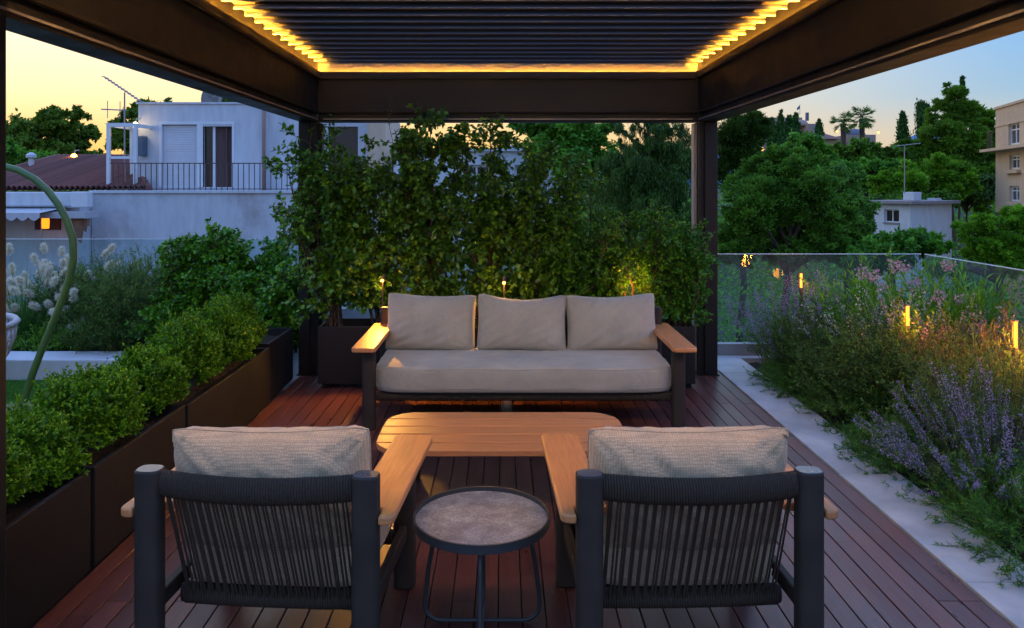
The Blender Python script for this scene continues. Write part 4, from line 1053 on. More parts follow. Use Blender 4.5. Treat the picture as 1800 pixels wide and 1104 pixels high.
tree('broadleaf_tree', 'dense green tree left of the roof antenna', [(1530, 305, 50, 26), (1480, 315, 48, 30), (1570, 295, 30, 18)], 50, T_mid, 521, 210, 90, .3, .55, group=GT)
tree('broadleaf_tree', 'rounded green tree below the flag tower', [(1420, 255, 40, 26), (1385, 275, 50, 30), (1440, 285, 50, 28)], 55, T_mid, 522, 200, 90, .32, .55, group=GT)
tree('broadleaf_tree', 'pale grey green tree behind the small white house', [(1600, 355, 55, 22), (1560, 360, 40, 20), (1655, 350, 40, 18)], 44, T_pep, 523, 160, 90, .2, .5, group=GT)
for i, (x, top, bot, r, D, lb) in enumerate(((1357, 208, 262, 7, 70, 'short cypress left of the clipped row'), (1372, 200, 265, 8, 70, 'cypress first of the row before the beige hall'), (1388, 204, 265, 11, 70, 'cypress second of the row before the beige hall'), (1400, 206, 262, 8, 72, 'broad cypress at the end of the row'),
        (1587, 200, 258, 9, 75, 'slim dark cypress on the horizon near the blue hill'), (1622, 186, 240, 9, 72, 'rounded cypress tip above the pine'), (1691, 148, 240, 7, 66, 'tall narrow cypress rising beside the tallest pine'), (1440, 212, 240, 6, 110, 'tiny conifer beside the flag tower'))):
    k = 5; tree('cypress_tree', lb, [(x, bot+(top-bot)*(q+.5)/k, r*(1.0-.16*q) if i != 5 else r*(1-.05*q), (bot-top)/k*.9) for q in range(k)], D, T_cyp, 540+i, 90, 60, .30, .4, 'cypress', sub=0, dr=1.0, trunk=.15, group='cypresses on the far slope', cr=.3)
# sunset side
tree('broadleaf_tree', 'dark tree on the sunset sky above the tiled roof at the frame edge', [(60, 235, 65, 40), (110, 215, 45, 30), (20, 245, 40, 40), (95, 200, 25, 16), (60, 270, 90, 30)], 44, T_wst, 551, 260, 70, .24, .6, group=GT)
tree('broadleaf_tree', 'tree above the tiled roof beside the gap of bright sky', [(145, 235, 28, 28), (120, 255, 40, 28), (165, 275, 35, 20)], 46, T_wst, 552, 130, 60, .24, .6, group=GT)
tree('broadleaf_tree', 'tree behind the antenna and the white steel frame', [(235, 220, 40, 38), (270, 190, 30, 24), (210, 240, 28, 36), (250, 260, 50, 32)], 42, T_wst, 553, 190, 70, .24, .6, group=GT)
tree('broadleaf_tree', 'tree top peeking over the white building roof', [(405, 178, 28, 12), (440, 180, 30, 12)], 44, T_wst, 554, 90, 80, .28, .6, group=GT)
tree('broadleaf_tree', 'dark green bush low behind the tiled roof at the frame edge', [(10, 265, 35, 28), (50, 285, 45, 20)], 36, T_mid, 555, 150, 80, .24, .6, group=GT)
# distant woods
def woods(name, label, x0, x1, D0, D1, zt, n, per, leaf, mat, seed):
    rg = np.random.default_rng(seed); X = rg.uniform(x0, x1, n); Y = rg.uniform(D0, D1, n)
    Z = zt(X, Y)+rg.uniform(-3.5, .0, n)+rg.normal(0, .5, n)
    c = np.stack([X, Y, Z], 1); P = np.repeat(c, per, 0)+rg.normal(0, 1, (n*per, 3))*np.array([[1.5, 1.5, 1.0]])
    U = nrm(rg.normal(0, .6, P.shape)+np.array([[0, -.3, 1.]])); s = leaf*rg.uniform(.6, 1.3, len(P))
    rn = np.clip(.6*np.repeat(rg.random(n), per)+.4*rg.random(n*per), 0, 1)
    o = leaf_object(name, P, rg.normal(0, 1, P.shape), U, s, s*.6, mat, None, rg, 'quad', .15, rn)
    return tag(o, label, 'woods', kind='stuff')
woods('treeline', 'distant woods merging below the right hand horizon', 8, 150, 75, 150, lambda X, Y: -2.0+.045*(Y-75)+.9*np.sin(X*.15), 700, 70, .62, T_mid, 571)
woods('treeline', 'distant woods below the sunset horizon', -90, 12, 55, 130, lambda X, Y: .4+.015*(Y-55)+.7*np.sin(X*.2), 520, 60, .55, T_wst, 572)
woods('undergrowth', 'dark bushes below the glass on the far side of the terrace', 1, 45, 19, 60, lambda X, Y: -3.2-.0*Y+.6*np.sin(X*.5+Y*.2), 800, 70, .20, T_mid, 573)
# palms
m_frond = LEAF('palm frond', (.020, .050, .012), (.070, .110, .028), .5, .25, .3)
def palm(label, px_, top, bot, D, rpx, seed):
    rg = np.random.default_rng(seed); b = W(px_, bot, D); t_ = W(px_, top, D); s = D/FPX; rad = rpx*s
    root = tag(empty('palm_tree', (b.x, D, b.z-4)), label, 'tree', 'palms on the slope'); zc = t_.z-b.z+4
    pts = [(0, 0, 0), (.05, 0, zc*.5), (0, 0, zc-.2)]
    MB().tube(pts, [.34, .28, .34], 9).build('trunk', m_bark, root, smooth=True)
    n = 46; el = rg.uniform(-.9, 1.25, n); az_ = rg.uniform(0, 2*PI, n); t = np.linspace(0, 1, 6)
    d = np.stack([np.cos(az_)*np.cos(el), np.sin(az_)*np.cos(el), np.sin(el)], 1)
    ln = rad*rg.uniform(.8, 1.1, n); path = np.array([[0, 0, zc]])[:, None]+d[:, None]*(ln[:, None]*t)[..., None]; path[..., 2] -= .25*ln[:, None]*t**2
    stems_object('frond_stalks', path[:, :4], .035, .012, m_twig, root, 3)
    st0 = path[:, 3]; m = 16; P = np.repeat(st0, m, 0); T = np.repeat(nrm(path[:, 5]-path[:, 3]), m, 0); S = nrm(np.cross(T, np.array([[0, 0, 1.]]))+1e-6)
    a = np.tile(np.linspace(-1.1, 1.1, m), n)[:, None]; Dv = nrm(T*np.cos(a)+S*np.sin(a)+rg.normal(0, .08, T.shape))
    leaf_object('fronds', P, Dv, rg.normal(0, 1, P.shape), np.repeat(ln, m)*.5, np.repeat(ln, m)*.05, m_frond, root, rg, 'quad', .25)
    return root
palm('palm at the left of the pair on the skyline', 1482, 215, 250, 95, 22, 581)
palm('taller palm at the right of the pair on the skyline', 1515, 206, 250, 95, 24, 582)

# ------------------------------------------------------------------ buildings
m_bw = plaster('white weathered plaster', (.54, .55, .57), (.36, .30, .28), .75)
m_bw2 = plaster('clean white plaster', (.57, .58, .60), (.50, .48, .46), .35)
m_bbe = plaster('beige plaster', (.58, .42, .28), (.42, .31, .23), .4)
m_far = plaster('pinkish stone', (.36, .25, .20), (.28, .19, .15), .4)
m_tile = M('red roof tile', (.20, .075, .060), .85, 0, .35, 3, .3, 20)
m_tile2 = LEAF('red tiles with painted valley shade', (.045, .022, .022), (.21, .085, .068), .85, 0.0, .2)
m_shut = M('white roller shutter', (.62, .63, .66), .6, 0, .06, 3)
m_wf = M('white window frame', (.66, .67, .68), .5, 0, .05, 3)
m_pane = glass_mat('dark window glass', (.25, .27, .28), .04); m_pane = M('window glass', (.018, .017, .017), .12, 0, .1, 2, 0, 80, .5)
m_rail = M('rusty iron railing', (.10, .055, .045), .8, 0, .4, 20)
m_pipe = M('terracotta pipe', (.30, .17, .13), .7, 0, .2, 6)
m_box = M('blue grey box', (.075, .115, .16), .5, 0, .15, 5)
m_mast = M('galvanised mast', (.32, .31, .30), .5, .5, .15, 8)
m_concr = M('grey roof concrete', (.25, .22, .21), .9, 0, .25, 1.5)
m_curt = M('brown curtain', (.10, .055, .05), .9, 0, .3, 4, stretch=(8, 8, .5))
m_awn = M('faded awning', (.46, .45, .46), .85, 0, .12, 3); m_awnb = M('brown torn awning', (.22, .12, .075), .9, 0, .3, 4)

def BL(px0, px1, py0, py1, D):       # a front-facing rectangle in metres: x0,x1,z0,z1
    a = W(px0, py1, D); b = W(px1, py0, D); return a.x, b.x, a.z, b.z
def wall_with_holes(parent, name, x0, x1, z0, z1, y0, y1, holes, mat):
    """solid wall slab y0..y1 made of blocks around rectangular openings"""
    xs_ = sorted({x0, x1, *[h[0] for h in holes], *[h[1] for h in holes]}); zs_ = sorted({z0, z1, *[h[2] for h in holes], *[h[3] for h in holes]})
    m = MB(); vid = {}
    solid = lambda i, j: 0 <= i < len(xs_)-1 and 0 <= j < len(zs_)-1 and not any(h[0] <= (xs_[i]+xs_[i+1])/2 <= h[1] and h[2] <= (zs_[j]+zs_[j+1])/2 <= h[3] for h in holes)
    def v(i, j, k):
        key = (i, j, k)
        if key not in vid: vid[key] = len(m.v); m.v.append((xs_[i], (y0, y1)[k], zs_[j]))
        return vid[key]
    for i in range(len(xs_)-1):
        for j in range(len(zs_)-1):
            if not solid(i, j): continue
            m.f.append((v(i,j,0), v(i+1,j,0), v(i+1,j+1,0), v(i,j+1,0))); m.f.append((v(i,j,1), v(i,j+1,1), v(i+1,j+1,1), v(i+1,j,1)))
            if not solid(i-1, j): m.f.append((v(i,j,0), v(i,j+1,0), v(i,j+1,1), v(i,j,1)))
            if not solid(i+1, j): m.f.append((v(i+1,j,0), v(i+1,j,1), v(i+1,j+1,1), v(i+1,j+1,0)))
            if not solid(i, j-1): m.f.append((v(i,j,0), v(i,j,1), v(i+1,j,1), v(i+1,j,0)))
            if not solid(i, j+1): m.f.append((v(i,j+1,0), v(i+1,j+1,0), v(i+1,j+1,1), v(i,j+1,1)))
    return m.build(name, mat, parent)
def window(parent, x0, x1, z0, z1, y, bars=1, fw=.06, cross=True, frame=m_wf, pane=m_pane, name='window'):
    w = MB().box(x0, x1, y+.06, y+.075, z0, z1).build(name, pane, parent)
    f = MB(); f.box(x0, x0+fw, y, y+.055, z0, z1); f.box(x1-fw, x1, y, y+.055, z0, z1); f.box(x0+fw, x1-fw, y, y+.054, z0, z0+fw); f.box(x0+fw, x1-fw, y, y+.054, z1-fw, z1)
    for q in range(bars):
        xc = x0+(x1-x0)*(q+1)/(bars+1); f.box(xc-fw*.5, xc+fw*.5, y+.002, y+.053, z0+fw, z1-fw)
    if cross: zc_ = z0+(z1-z0)*.70; f.box(x0+fw, x1-fw, y+.004, y+.052, zc_-fw*.35, zc_+fw*.35)
    f.build('window_frame', frame, w); return w

# --- white building: lower block with terrace, set back penthouse
D1, D2 = 23.0, 25.0
wb = tag(empty('white_building', (0, D1, GZ)), 'white weathered building with a railed roof terrace and penthouse', 'building'); wo = Vector((0, D1, GZ))
def WB(mb, name, mat, parent=wb, **k):
    mb.v = [(x, y-D1, z-GZ) for x, y, z in mb.v]; return mb.build(name, mat, parent, **k)
xA = W(161, 0, D1).x; xB = W(690, 0, D1).x; zP = W(0, 340, D1).z
WB(MB().box(xA, xB, D1, D1+9, GZ, zP), 'wall', m_bw)
WB(MB().box(xA-.05, xB+.05, D1-.06, D1+.30, zP+.002, zP+.09), 'coping', m_bw2, bevel=.01)
x0, x1, zb, zt = BL(243, 648, 183, 332, D2)
holes = []
dr_ = BL(357, 408, 222, 329, D2); sh_ = BL(283, 348, 219, 329, D2); wn_ = BL(575, 628, 222, 300, D2)
wb_h = [(-0, 0, 0, 0)]
pent = wall_with_holes(None, 'wall', x0, W(470, 0, D2).x, zP+.003, zt, D2, D2+.25, [(dr_[0], dr_[1], dr_[2], dr_[3]), (sh_[0], sh_[1], sh_[2], sh_[3])], m_bw2)
pent2 = wall_with_holes(None, 'wall', W(470, 0, D2).x+.002, W(648, 0, D2).x, zP+.003, W(0, 172, D2).z, D2+.12, D2+.4, [(wn_[0], wn_[1], wn_[2], wn_[3])], m_bw)
for o_ in (pent, pent2):
    o_.parent = wb; o_.location = -wo
WB(MB().box(x0+.01, W(648, 0, D2).x-.01, D2+.41, D2+5, zP+.004, zt-.02), 'inner_block', m_bw2)
WB(MB().box(x0-.06, W(470, 0, D2).x, D2-.05, D2+.5, zt+.001, zt+.06), 'roof_edge', m_bw2)
WB(MB().box(W(433, 0, D2).x, W(470, 0, D2).x-.01, D2-.02, D2+.5, zt+.062, zt+.28), 'parapet', m_bw2)
WB(MB().box(W(650, 0, D2).x, W(682, 0, D2).x, D2-.4, D2+3, zP+.003, W(0, 205, D2).z), 'stair_block', m_bbe)
# roller shutter: slats
sh = WB(MB().box(sh_[0]+.03, sh_[1]-.03, D2+.12, D2+.14, sh_[2], sh_[3]-.02), 'roller_shutter', m_shut)
ns = 26
for q in range(ns):
    za = sh_[2]+(sh_[3]-.02-sh_[2])*q/ns; zb2 = za+(sh_[3]-.02-sh_[2])/ns-.012
    WB(MB().box(sh_[0]+.035, sh_[1]-.035, D2+.088, D2+.1195, za, zb2), 'shutter_slat', m_shut, sh) if False else None
    mb = MB().box(sh_[0]+.035, sh_[1]-.035, D2+.088, D2+.1195, za, zb2); mb.v = [(x, y-D1, z-GZ) for x, y, z in mb.v]; mb.build('shutter_slat', m_shut, sh)
mb = MB(); fw = .09
mb.box(sh_[0]-.06, sh_[0]+.03, D2-.02, D2+.085, sh_[2], sh_[3]); mb.box(sh_[1]-.03, dr_[0]+.0, D2-.02, D2+.085, sh_[2], sh_[3]); mb.box(sh_[0]-.06, dr_[1]+.08, D2-.02, D2+.085, sh_[3]+.002, sh_[3]+.10); mb.box(dr_[1], dr_[1]+.08, D2-.02, D2+.085, dr_[2], sh_[3])
WB(mb, 'door_surround', m_wf)
dw = dr_[1]-dr_[0]
d1 = WB(MB().box(dr_[0]+.02, dr_[0]+dw*.30, D2+.13, D2+.15, dr_[2], dr_[3]), 'door_pane', m_pane)
d2 = WB(MB().box(dr_[0]+dw*.38, dr_[1]-.02, D2+.16, D2+.18, dr_[2], dr_[3]), 'curtain', m_curt)
WB(MB().box(dr_[0]+dw*.30, dr_[0]+dw*.38, D2+.09, D2+.17, dr_[2], dr_[3]), 'door_frame', m_wf)
WB(MB().tube([(dr_[0]+dw*.78, D2+.08, dr_[2]), (dr_[0]+dw*.78, D2+.08, dr_[3])], .035, 6), 'curtain_pole', m_rail)
w_ = WB(MB().box(wn_[0], wn_[1], D2+.26, D2+.28, wn_[2], wn_[3]), 'window', m_pane)
xp = W(465, 0, D2).x
WB(MB().tube([(xp, D2-.09, zP+.0), (xp, D2-.09, zt+.2)], .055, 8), 'drain_pipe', m_pipe, smooth=True)
b_ = BL(249, 260, 240, 288, D2); WB(MB().box(b_[0], b_[1], D2-.32, D2-.005, b_[2]+.25, b_[3]), 'meter_box', m_box, bevel=.02)
lx = W(237, 0, D2).x; lz = W(0, 220, D2).z
# railing: posts and single bars
zr0, zr1 = zP+.10, W(0, 286, D1).z
rl = WB(MB().box(W(190, 0, D1).x, xB, D1+.12, D1+.155, zr1-.03, zr1), 'railing', m_rail)
n_bar = 52; xr0, xr1 = W(190, 0, D1).x, xB
bar_me = MB().box(-.011, .011, -.009, .009, zr0-GZ-.02, zr1-GZ-.03).mesh('railing_bar', m_rail)
for q in range(n_bar): link('railing_bar', bar_me, rl, (xr0+(xr1-xr0)*(q+.5)/n_bar, .137, 0))
mb = MB().box(xr0, xr1, D1+.125, D1+.15, zr0+.02, zr0+.045); mb.v = [(x, y-D1, z-GZ) for x, y, z in mb.v]; mb.build('railing_bottom', m_rail, rl)
# white steel frame and antenna
fr_ = tag(empty('steel_frame', (W(191, 0, D1+1).x, D1+1, zP)), 'white steel frame on the roof terrace beside the penthouse', 'frame')
f0 = fr_.location
xl, xr = W(191, 0, D1+1).x, W(238, 0, D1+1).x; ztop = W(0, 223, D1+1).z
for x in (xl, xr):
    for y in (D1+1, D1+2.5): MB().box(x-.05-f0.x, x+.05-f0.x, y-.05-f0.y, y+.05-f0.y, .002, ztop-zP).build('post', m_wf, fr_)
for y in (D1+1, D1+2.5): MB().box(xl-.05-f0.x, xr+.05-f0.x, y-.05-f0.y, y+.05-f0.y, ztop-zP+.001, ztop-zP+.12).build('top_beam', m_wf, fr_)
for x in (xl, xr): MB().box(x-.045-f0.x, x+.045-f0.x, D1+1.051-f0.y, D1+2.449-f0.y, ztop-zP+.003, ztop-zP+.11).build('top_beam', m_wf, fr_)
zc_ = W(0, 277, D1+1).z-zP
MB().box(xl+.06-f0.x, xr-.06-f0.x, -.02, .02, zc_-.04, zc_+.04).build('cross_bar', m_wf, fr_)
def antenna(label, px_, bot, top, D, arms, boom=None):
    b = W(px_, bot, D); t_ = W(px_, top, D); root = tag(empty('antenna', (b.x, D, b.z)), label, 'antenna', 'roof antennas'); H = t_.z-b.z
    MB().tube([(0, 0, 0), (0, 0, H)], .026, 6).build('mast', m_mast, root)
    for (xa, ya, xb_, yb_, els) in arms:
        a = W(xa, ya, D)-b; c = W(xb_, yb_, D)-b
        MB().tube([(a.x, 0, a.z), (c.x, 0, c.z)], .022, 5).build('boom', m_mast, root)
        for q in range(els):
            p = a.lerp(c, (q+.5)/els)
            MB().tube([(p.x, -.22, p.z), (p.x, .22, p.z)], .012, 4).build('element', m_mast, root) if els > 4 else MB().tube([(p.x, 0, p.z-.28), (p.x, 0, p.z+.28)], .014, 4).build('element', m_mast, root)
    return root
antenna('tall television antenna on the roof terrace against the sunset', 219, 330, 163, D1+1.2, [(182, 134, 250, 180, 12), (178, 192, 222, 194, 2)])
antenna('rusty roof antenna on the small white house', 1590, 340, 255, 40.3, [(1573, 257, 1618, 252, 6)])
# satellite dish
dp = W(366, 185, D2); ds = tag(empty('satellite_dish', (dp.x, D2+.3, dp.z)), 'satellite dish on the penthouse roof', 'satellite dish')
MB().tube([(.22, .1, 0), (.22, .1, .62)], .03, 6).build('mast', m_mast, ds); MB().tube([(.22, .1, .42), (.02, .0, .30)], .025, 5).build('arm', m_mast, ds)
vs = []; fs = []; k = 20
for q in range(5):
    r_ = .48*q/4
    for j in range(k):
        a = 2*PI*j/k; vs.append((-.12+.30*(r_/.48)**2*.45, r_*math.cos(a), r_*math.sin(a)))
for q in range(4):
    for j in range(k): fs.append((q*k+j, q*k+(j+1)%k, (q+1)*k+(j+1)%k, (q+1)*k+j))
o = MB().add(vs, fs).build('dish', m_concr, ds, smooth=True, loc=(0, 0, .32)); o.rotation_euler = (0, R(18), R(-22)); o.modifiers.new('thick', 'SOLIDIFY').thickness = .02
# lower white building glimpsed through the hedge
lb = tag(empty('white_building', (0, 24, GZ)), 'low white building glimpsed through the hedge', 'building')
xa, xb = W(692, 0, 24).x, W(1010, 0, 24).x; zt2 = W(0, 266, 24).z
def LBX(mb, n_, mt, par=lb, **k): mb.v = [(x, y-24, z-GZ) for x, y, z in mb.v]; return mb.build(n_, mt, par, **k)
hs = [BL(720, 760, 290, 345, 24), (*BL(815, 860, 290, 345, 24),), BL(905, 945, 290, 345, 24), BL(720, 770, 420, 470, 24), BL(860, 900, 420, 470, 24)]
o = wall_with_holes(None, 'wall', xa, xb, GZ, zt2, 24, 24.3, hs, m_bw2); o.parent = lb; o.location = (0, -24, -GZ)
LBX(MB().box(xa+.01, xb-.01, 24.31, 30, GZ, zt2-.05), 'inner_block', m_bw2)
for h in hs:
    w_ = window(None, h[0]+.01, h[1]-.01, h[2]+.01, h[3]-.01, 24.12); w_.parent = lb; w_.location = (0, -24, -GZ)
LBX(MB().box(W(715, 0, 23).x, W(775, 0, 23).x, 22.6, 23.98, W(0, 437, 23).z-.12, W(0, 437, 23).z), 'balcony_slab', m_bbe)
LBX(MB().box(xa-.05, xb+.05, 23.9, 24.6, zt2+.001, zt2+.10), 'coping', m_bw2)

# --- tiled house and awning building at the frame edge
th = tag(empty('tiled_house', (W(60, 0, 24).x, 24, GZ)), 'house with a red tiled hip roof beside the white building', 'house'); t0_ = th.location.copy()
eL, eR = W(-110, 0, 23.6).x, W(262, 0, 23.6).x; ze = W(0, 336, 23.6).z
rL, rR = W(98, 0, 29).x, W(226, 0, 29).x; zr = W(0, 279, 29).z
def TH(mb, n_, mt, par=th, **k): mb.v = [(x-t0_.x, y-t0_.y, z-t0_.z) for x, y, z in mb.v]; return mb.build(n_, mt, par, **k)
TH(MB().box(eL+.3, xA-.4, 24.0, 33.5, GZ, ze-.05), 'wall', m_bw2)
# corrugated slopes (pan tiles): front slope between eave and ridge plus the hipped end
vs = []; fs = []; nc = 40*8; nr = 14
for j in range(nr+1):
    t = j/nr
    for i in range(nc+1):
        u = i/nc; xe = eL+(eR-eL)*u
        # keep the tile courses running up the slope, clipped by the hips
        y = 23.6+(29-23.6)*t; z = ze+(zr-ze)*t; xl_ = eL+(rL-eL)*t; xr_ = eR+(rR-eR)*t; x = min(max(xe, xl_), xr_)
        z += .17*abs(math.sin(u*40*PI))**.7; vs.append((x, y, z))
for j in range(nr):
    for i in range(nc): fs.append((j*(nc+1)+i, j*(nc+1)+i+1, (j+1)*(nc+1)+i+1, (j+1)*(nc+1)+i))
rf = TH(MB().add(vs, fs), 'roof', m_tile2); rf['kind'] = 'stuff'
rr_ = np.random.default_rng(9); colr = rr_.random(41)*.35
a_ = rf.data.attributes.new('rnd', 'FLOAT', 'POINT'); a_.data.foreach_set('value', np.array([min(1, .65*abs(math.sin(i/nc*40*PI))**.8+colr[int(i/nc*40)]) for j in range(nr+1) for i in range(nc+1)], dtype=np.float32))  # valleys painted darker for shade between tiles; random tone per column
TH(MB().add([(eL, 23.6, ze), (rL, 29, zr), (eL, 34.4, ze), (rR, 29, zr), (eR, 34.4, ze)], [(0, 1, 2), (2, 1, 3, 4)]), 'roof_rear', m_tile)
TH(MB().tube([(eL, 23.6, ze+.06), (rL, 29, zr+.06), (rR, 29, zr+.06), (eR, 23.6, ze+.06)], .11, 8), 'ridge_tiles', m_tile, smooth=True)
vp = W(55, 290, 27); TH(MB().lathe([(.09, -.3), (.09, .25), (.17, .26), (.17, .36), (.05, .45)], (vp.x, 27, vp.z), 10), 'vent', m_bw2)
def far_lamp(label, px_, py_, D, r, power, col=(1, .62, .2)):
    p = W(px_, py_, D); root = tag(empty('wall_lamp', p), label, 'lamp')
    MB().lathe([(.0, -r), (r*.7, -r*.7), (r, 0), (r*.7, r*.7), (.0, r)], k=12, cap=False).build('globe', EM('lamp globe', col, power), root, smooth=True)
    MB().tube([(0, .02, r), (0, .10, r+.12), (0, .35, r+.14)], .02, 5).build('bracket', m_mast, root); return root
far_lamp('glowing lamp on the tiled roof ridge', 130, 275, 28.6, .11, 9, (1, .42, .06))
far_lamp('glowing lamp on the penthouse wall corner', 238, 220, D2-.4, .10, 12, (1, .75, .35))
far_lamp('glowing lamp among the trees beside the rear post', 1340, 262, 45, .12, 1.6, (1, .5, .1))
far_lamp('glowing street lamp below the palms', 1471, 231, 94, .15, 1.6, (1, .45, .12))
far_lamp('glowing street lamp near the blue hill', 1544, 233, 94, .16, 2.2, (1, .45, .10))

aw = tag(empty('awning_building', (W(60, 0, 22).x, 22, GZ)), 'low white building with a scalloped awning at the frame edge', 'building'); a0 = aw.location.copy()
def AW(mb, n_, mt, par=aw, **k): mb.v = [(x-a0.x, y-a0.y, z-a0.z) for x, y, z in mb.v]; return mb.build(n_, mt, par, **k)
axl, axr = W(-160, 0, 22).x, xA-.03
AW(MB().box(axl, axr, 22.4, 23.4, GZ, W(0, 366, 22.4).z), 'wall', m_bw2)
AW(MB().box(axl, axr, 22.0, 23.0, W(0, 362, 22).z, W(0, 338, 22).z), 'fascia', m_bw2, bevel=.02)
b_ = BL(131, 160, 337, 364, 21.9); AW(MB().box(b_[0], b_[1], 21.7, 21.998, b_[2], b_[3]), 'flue_box', m_wf, bevel=.02)
# awning with scalloped edge
za = W(0, 366, 22).z; n_s = 14; x_l, x_r = axl, W(70, 0, 21).x
vs = []; fs = []; kk = n_s*8
for i in range(kk+1):
    x = x_l+(x_r-x_l)*i/kk; dz = .10*abs(math.sin(PI*i/8)); vs += [(x, 22.39, za+.02), (x, 21.0, za-.10), (x, 20.99, za-.22-dz)]
for i in range(kk):
    for q in range(2): fs.append((i*3+q, i*3+3+q, i*3+4+q, i*3+1+q))
AW(MB().add(vs, fs), 'awning', m_awn)
b_ = BL(62, 158, 372, 383, 21.9); AW(MB().box(b_[0], b_[1], 21.6, 22.39, b_[2], b_[3]), 'canopy', m_awn)
b_ = BL(60, 104, 382, 398, 22.3); AW(MB().box(b_[0], b_[1], 22.33, 22.398, b_[2]-.1, b_[3]), 'dark_opening', m_curt)
vs = []; fs = []
x_l, x_r = W(120, 0, 21.8).x, W(158, 0, 21.8).x
for i in range(13):
    x = x_l+(x_r-x_l)*i/12; t = i/12; dz = .55*max(0, math.sin(t*2.6+.2))*(1 if t < .6 else .55)+.08*math.sin(i*2.1)+.12
    vs += [(x, 21.8, W(0, 384, 21.8).z), (x, 21.8+.05*math.sin(i), W(0, 384, 21.8).z-dz)]
for i in range(12): fs.append((i*2, i*2+1, i*2+3, i*2+2))
o = AW(MB().add(vs, fs), 'torn_awning', m_awnb); o.modifiers.new('thick', 'SOLIDIFY').thickness = .02
lp = W(80, 390, 21.7); lan = tag(empty('lantern', lp), 'orange glowing lantern under the awning', 'lantern')
MB().lathe([(.0, -.20), (.09, -.19), (.10, 0), (.09, .18), (0, .20)], k=10, cap=False).build('shade', EM('lantern glow', (1, .24, .012), 1.4), lan, smooth=True)
MB().tube([(0, 0, .20), (0, 0, .40)], .012, 5).build('hanger', m_mast, lan); MB().tube([(-.12, 0, -.9), (-.12, 0, .38)], .02, 5).build('rod', m_mast, lan)

# --- small white rooftop house, corner towards the terrace
hp = W(1600, 359, 39.5); hs_ = tag(empty('small_white_house', (hp.x, 39.5, GZ), R(-65)), 'small white rooftop house with a flat overhanging roof', 'house')
hz = hp.z-GZ
win = (-1.55, -.65, hz-1.0, hz-.30)
wall_with_holes(hs_, 'wall', -2.15, -.001, 0, hz, 0, .25, [win], m_bw2)
MB().box(-2.14, -.252, .252, 3.3, 0, hz-.002).build('inner_block', m_bw2, hs_)
MB().box(-.25, 0, .251, 3.3, 0, hz-.001).build('wall', m_bw2, hs_)
window(hs_, win[0]+.01, win[1]-.01, win[2]+.01, win[3]-.01, .10, 1, .05, False)
MB().box(win[0]-.05, win[1]+.05, -.06, .0, win[2]-.08, win[2]-.002).build('window_sill', m_concr, hs_)
MB().box(-2.5, .32, -.32, 3.6, hz+.001, hz+.17).build('roof', m_concr, hs_, bevel=.02)
MB().box(-1.1, -.45, .9, 1.5, hz+.172, hz+.62).build('chimney', m_bw2, hs_, bevel=.02)
MB().box(-.4, .05, 1.9, 2.4, hz+.172, hz+.30).build('hatch', m_bw2, hs_)

# --- beige apartment building at the frame edge; facade runs towards us
bp = W(1750, 325, 45); be_ = tag(empty('beige_building', (bp.x, 45, GZ)), 'tall beige building with white windows and balcony at the frame edge', 'building')
fd = Vector((W(1795, 325, 41).x-bp.x, -4.0, 0)); fl = fd.length; be_.rotation_euler = (0, 0, math.atan2(fd.y, fd.x))
# local +x runs along the facade towards us; the facade's outer side (towards the street) is local -y ... +y decided below
ztop = W(0, 193, 45).z-GZ
def px_of(x): return x
hz_ = lambda py, D=42.5: W(0, py, D).z-GZ
wins = [(2.2, 3.9, hz_(255), hz_(217)), (2.35, 3.9, hz_(298), hz_(273)), (2.35, 3.9, hz_(354), hz_(327)), (5.2, 6.8, hz_(255), hz_(217)), (5.2, 6.8, hz_(298), hz_(273)), (5.2, 6.8, hz_(354), hz_(327))]
wall_with_holes(be_, 'wall', 0, 11, 0, ztop, 0, .3, wins, m_bbe)
MB().box(.01, 10.99, .301, 8, 0, ztop-.05).build('inner_block', m_bbe, be_)
MB().box(-.06, 11, -.08, .25, ztop+.001, ztop+.14).build('parapet_coping', m_bbe, be_)
MB().box(-.03, 11, -.05, -.001, ztop-1.05, ztop-.92).build('cornice', m_bbe, be_)
m_lit = M('window reflecting dusk', (.05, .05, .05), .05, 0, .1, 2, 0, 80, 1.0)
for i, w4 in enumerate(wins):
    w_ = window(be_, w4[0]+.01, w4[1]-.01, w4[2]+.01, w4[3]-.01, .12, 1, .09, True, m_wf, m_lit)
    if i % 3: MB().box(w4[0]-.3, w4[1]+.3, -.22, -.001, w4[2]-.22, w4[2]-.06).build('window_sill', m_bbe, be_)
bz = hz_(259)
MB().box(-.35, 11, -.75, -.055, bz-.16, bz).build('balcony_slab', m_bbe, be_)
for q in range(4): MB().box(.9+.28*q, .93+.28*q, -.7, -.67, bz+.001, bz+.95).build('railing_bar', m_rail, be_)
MB().box(.88, 2.0, -.7, -.67, bz+.951, bz+.99).build('railing_top', m_rail, be_)

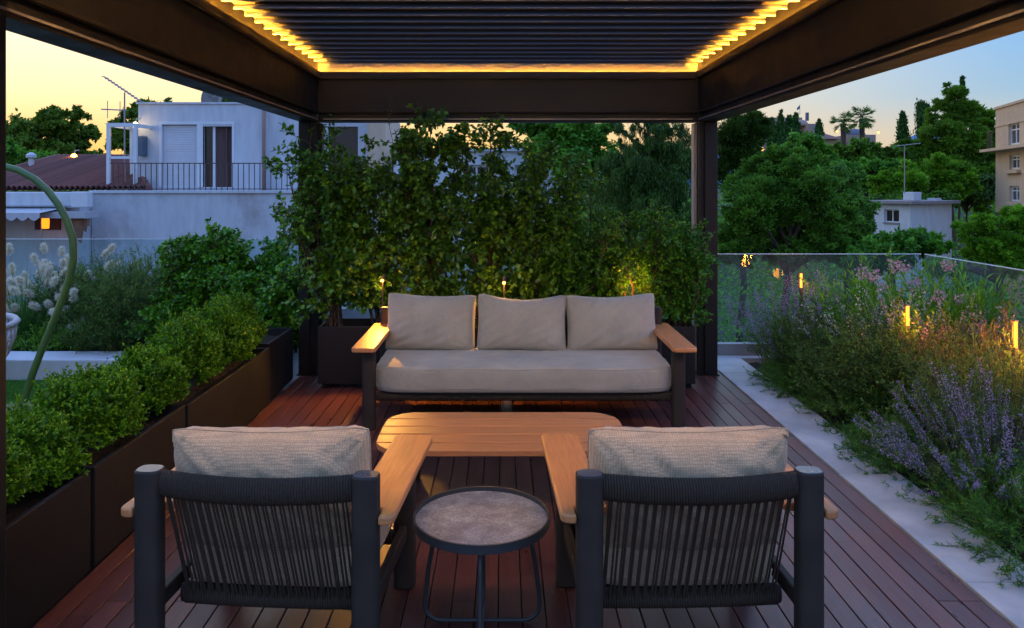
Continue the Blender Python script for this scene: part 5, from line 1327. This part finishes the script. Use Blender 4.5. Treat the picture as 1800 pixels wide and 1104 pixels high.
# --- far hall with flag tower, low tiled roofs and a dome on the slope
D = 120
def far_box(par, n_, px0, px1, py0, py1, dep, mt, dy=0):
    x0, x1, z0, z1 = BL(px0, px1, py0, py1, D); l = par.location
    return MB().box(x0-l.x, x1-l.x, D+dy-l.y, D+dy+dep-l.y, z0-l.z, z1-l.z).build(n_, mt, par)
fh = tag(empty('beige_hall', (W(1370, 0, D).x, D, 0)), 'long pinkish hall on the slope behind the cypress row', 'building')
far_box(fh, 'wall', 1338, 1405, 214, 275, 10, m_far); far_box(fh, 'cornice', 1335, 1408, 207, 213.8, 11, m_far, -.5)
ft = tag(empty('flag_tower', (W(1408, 0, D).x, D-6, 0)), 'domed corner tower of the hall carrying a flag', 'tower')
far_box(ft, 'wall', 1398, 1419, 222, 275, 4, m_far, -5); p = W(1409, 222, D-3)
MB().lathe([(1.05, 0), (1.0, .35), (.75, .7), (.35, .95), (.05, 1.02)], (p.x-ft.location.x, 3, p.z), 16).build('dome', m_far, ft, smooth=True)
far_box(ft, 'turret', 1404, 1408.5, 201, 215, .4, m_box, -3)
p = W(1406, 201, D-3); l = ft.location
MB().tube([(p.x-l.x, 3, p.z), (p.x-l.x, 3, p.z+1.5)], .04, 5).build('flag_pole', m_mast, ft)
MB().add([(p.x-l.x, 3, p.z+1.45), (p.x-l.x-.45, 3.05, p.z+.95), (p.x-l.x-.4, 3.0, p.z+.6), (p.x-l.x, 3, p.z+.9)], [(0, 1, 2, 3)]).build('flag', m_box, ft)
vb = tag(empty('villa', (W(1460, 0, D).x, D, 0)), 'low tile roofed villa below the palms', 'house')
far_box(vb, 'wall', 1428, 1475, 243, 290, 8, m_bbe, 1)
x0, x1, z0, z1 = BL(1424, 1482, 231, 244, D); l = vb.location
MB().add([(x0-l.x, 0, z0), (x1-l.x, 0, z0), (x1-l.x-.8, 5, z1), (x0-l.x+.8, 5, z1), (x1-l.x, 10, z0), (x0-l.x, 10, z0)], [(0, 1, 2, 3), (3, 2, 4, 5), (1, 4, 2), (0, 3, 5)]).build('roof', m_tile, vb)
dm = tag(empty('domed_building', (W(1517, 0, D).x, D, 0)), 'building with a dark grey dome behind the palms', 'building')
far_box(dm, 'wall', 1497, 1545, 236, 275, 6, m_far, 1)
p = W(1517, 237, D); MB().lathe([(1.75, 0), (1.65, .35), (1.35, .75), (.9, 1.02), (.4, 1.15), (.02, 1.2)], (p.x-dm.location.x, 3, p.z), 24).build('dome', M('dark dome', (.11, .11, .15), .6), dm, smooth=True)
# hill slope carrying them, and horizon hills with haze painted into their blue
vs = []; fs = []; nx, ny = 40, 16
for j in range(ny+1):
    for i in range(nx+1):
        x = 15+150*i/nx; y = 70+120*j/ny; h = 14.5*math.exp(-((x-62)/42)**2)*min(1, (y-70)/50) if y < 125 else 14.5*math.exp(-((x-62)/42)**2)*max(0, 1-(y-125)/70)
        vs.append((x, y, GZ-.3+h))
for j in range(ny):
    for i in range(nx): fs.append((j*(nx+1)+i, j*(nx+1)+i+1, (j+1)*(nx+1)+i+1, (j+1)*(nx+1)+i))
tag(MB().add(vs, fs).build('hillside', M('wooded slope', (.035, .055, .022), .95, 0, .4, .3), smooth=True), kind='structure')
vs = []; fs = []; n = 160; rg = np.random.default_rng(3)
for i in range(n+1):
    x = -1400+3200*i/n; h = 60+35*math.sin(i*.21)+18*math.sin(i*.53+1)+6*math.sin(i*1.7)+55*math.exp(-((x-930)/240)**2)
    vs += [(x, 1750, GZ-5), (x, 1800, max(0, h)+GZ), (x, 2300, GZ-5)]
for i in range(n):
    for q in range(2): fs.append((i*3+q, i*3+3+q, i*3+4+q, i*3+1+q))
tag(MB().add(vs, fs).build('hills', M('painted haze hill', (.16, .24, .42), 1.0, 0, .15, .004), smooth=True), kind='structure')
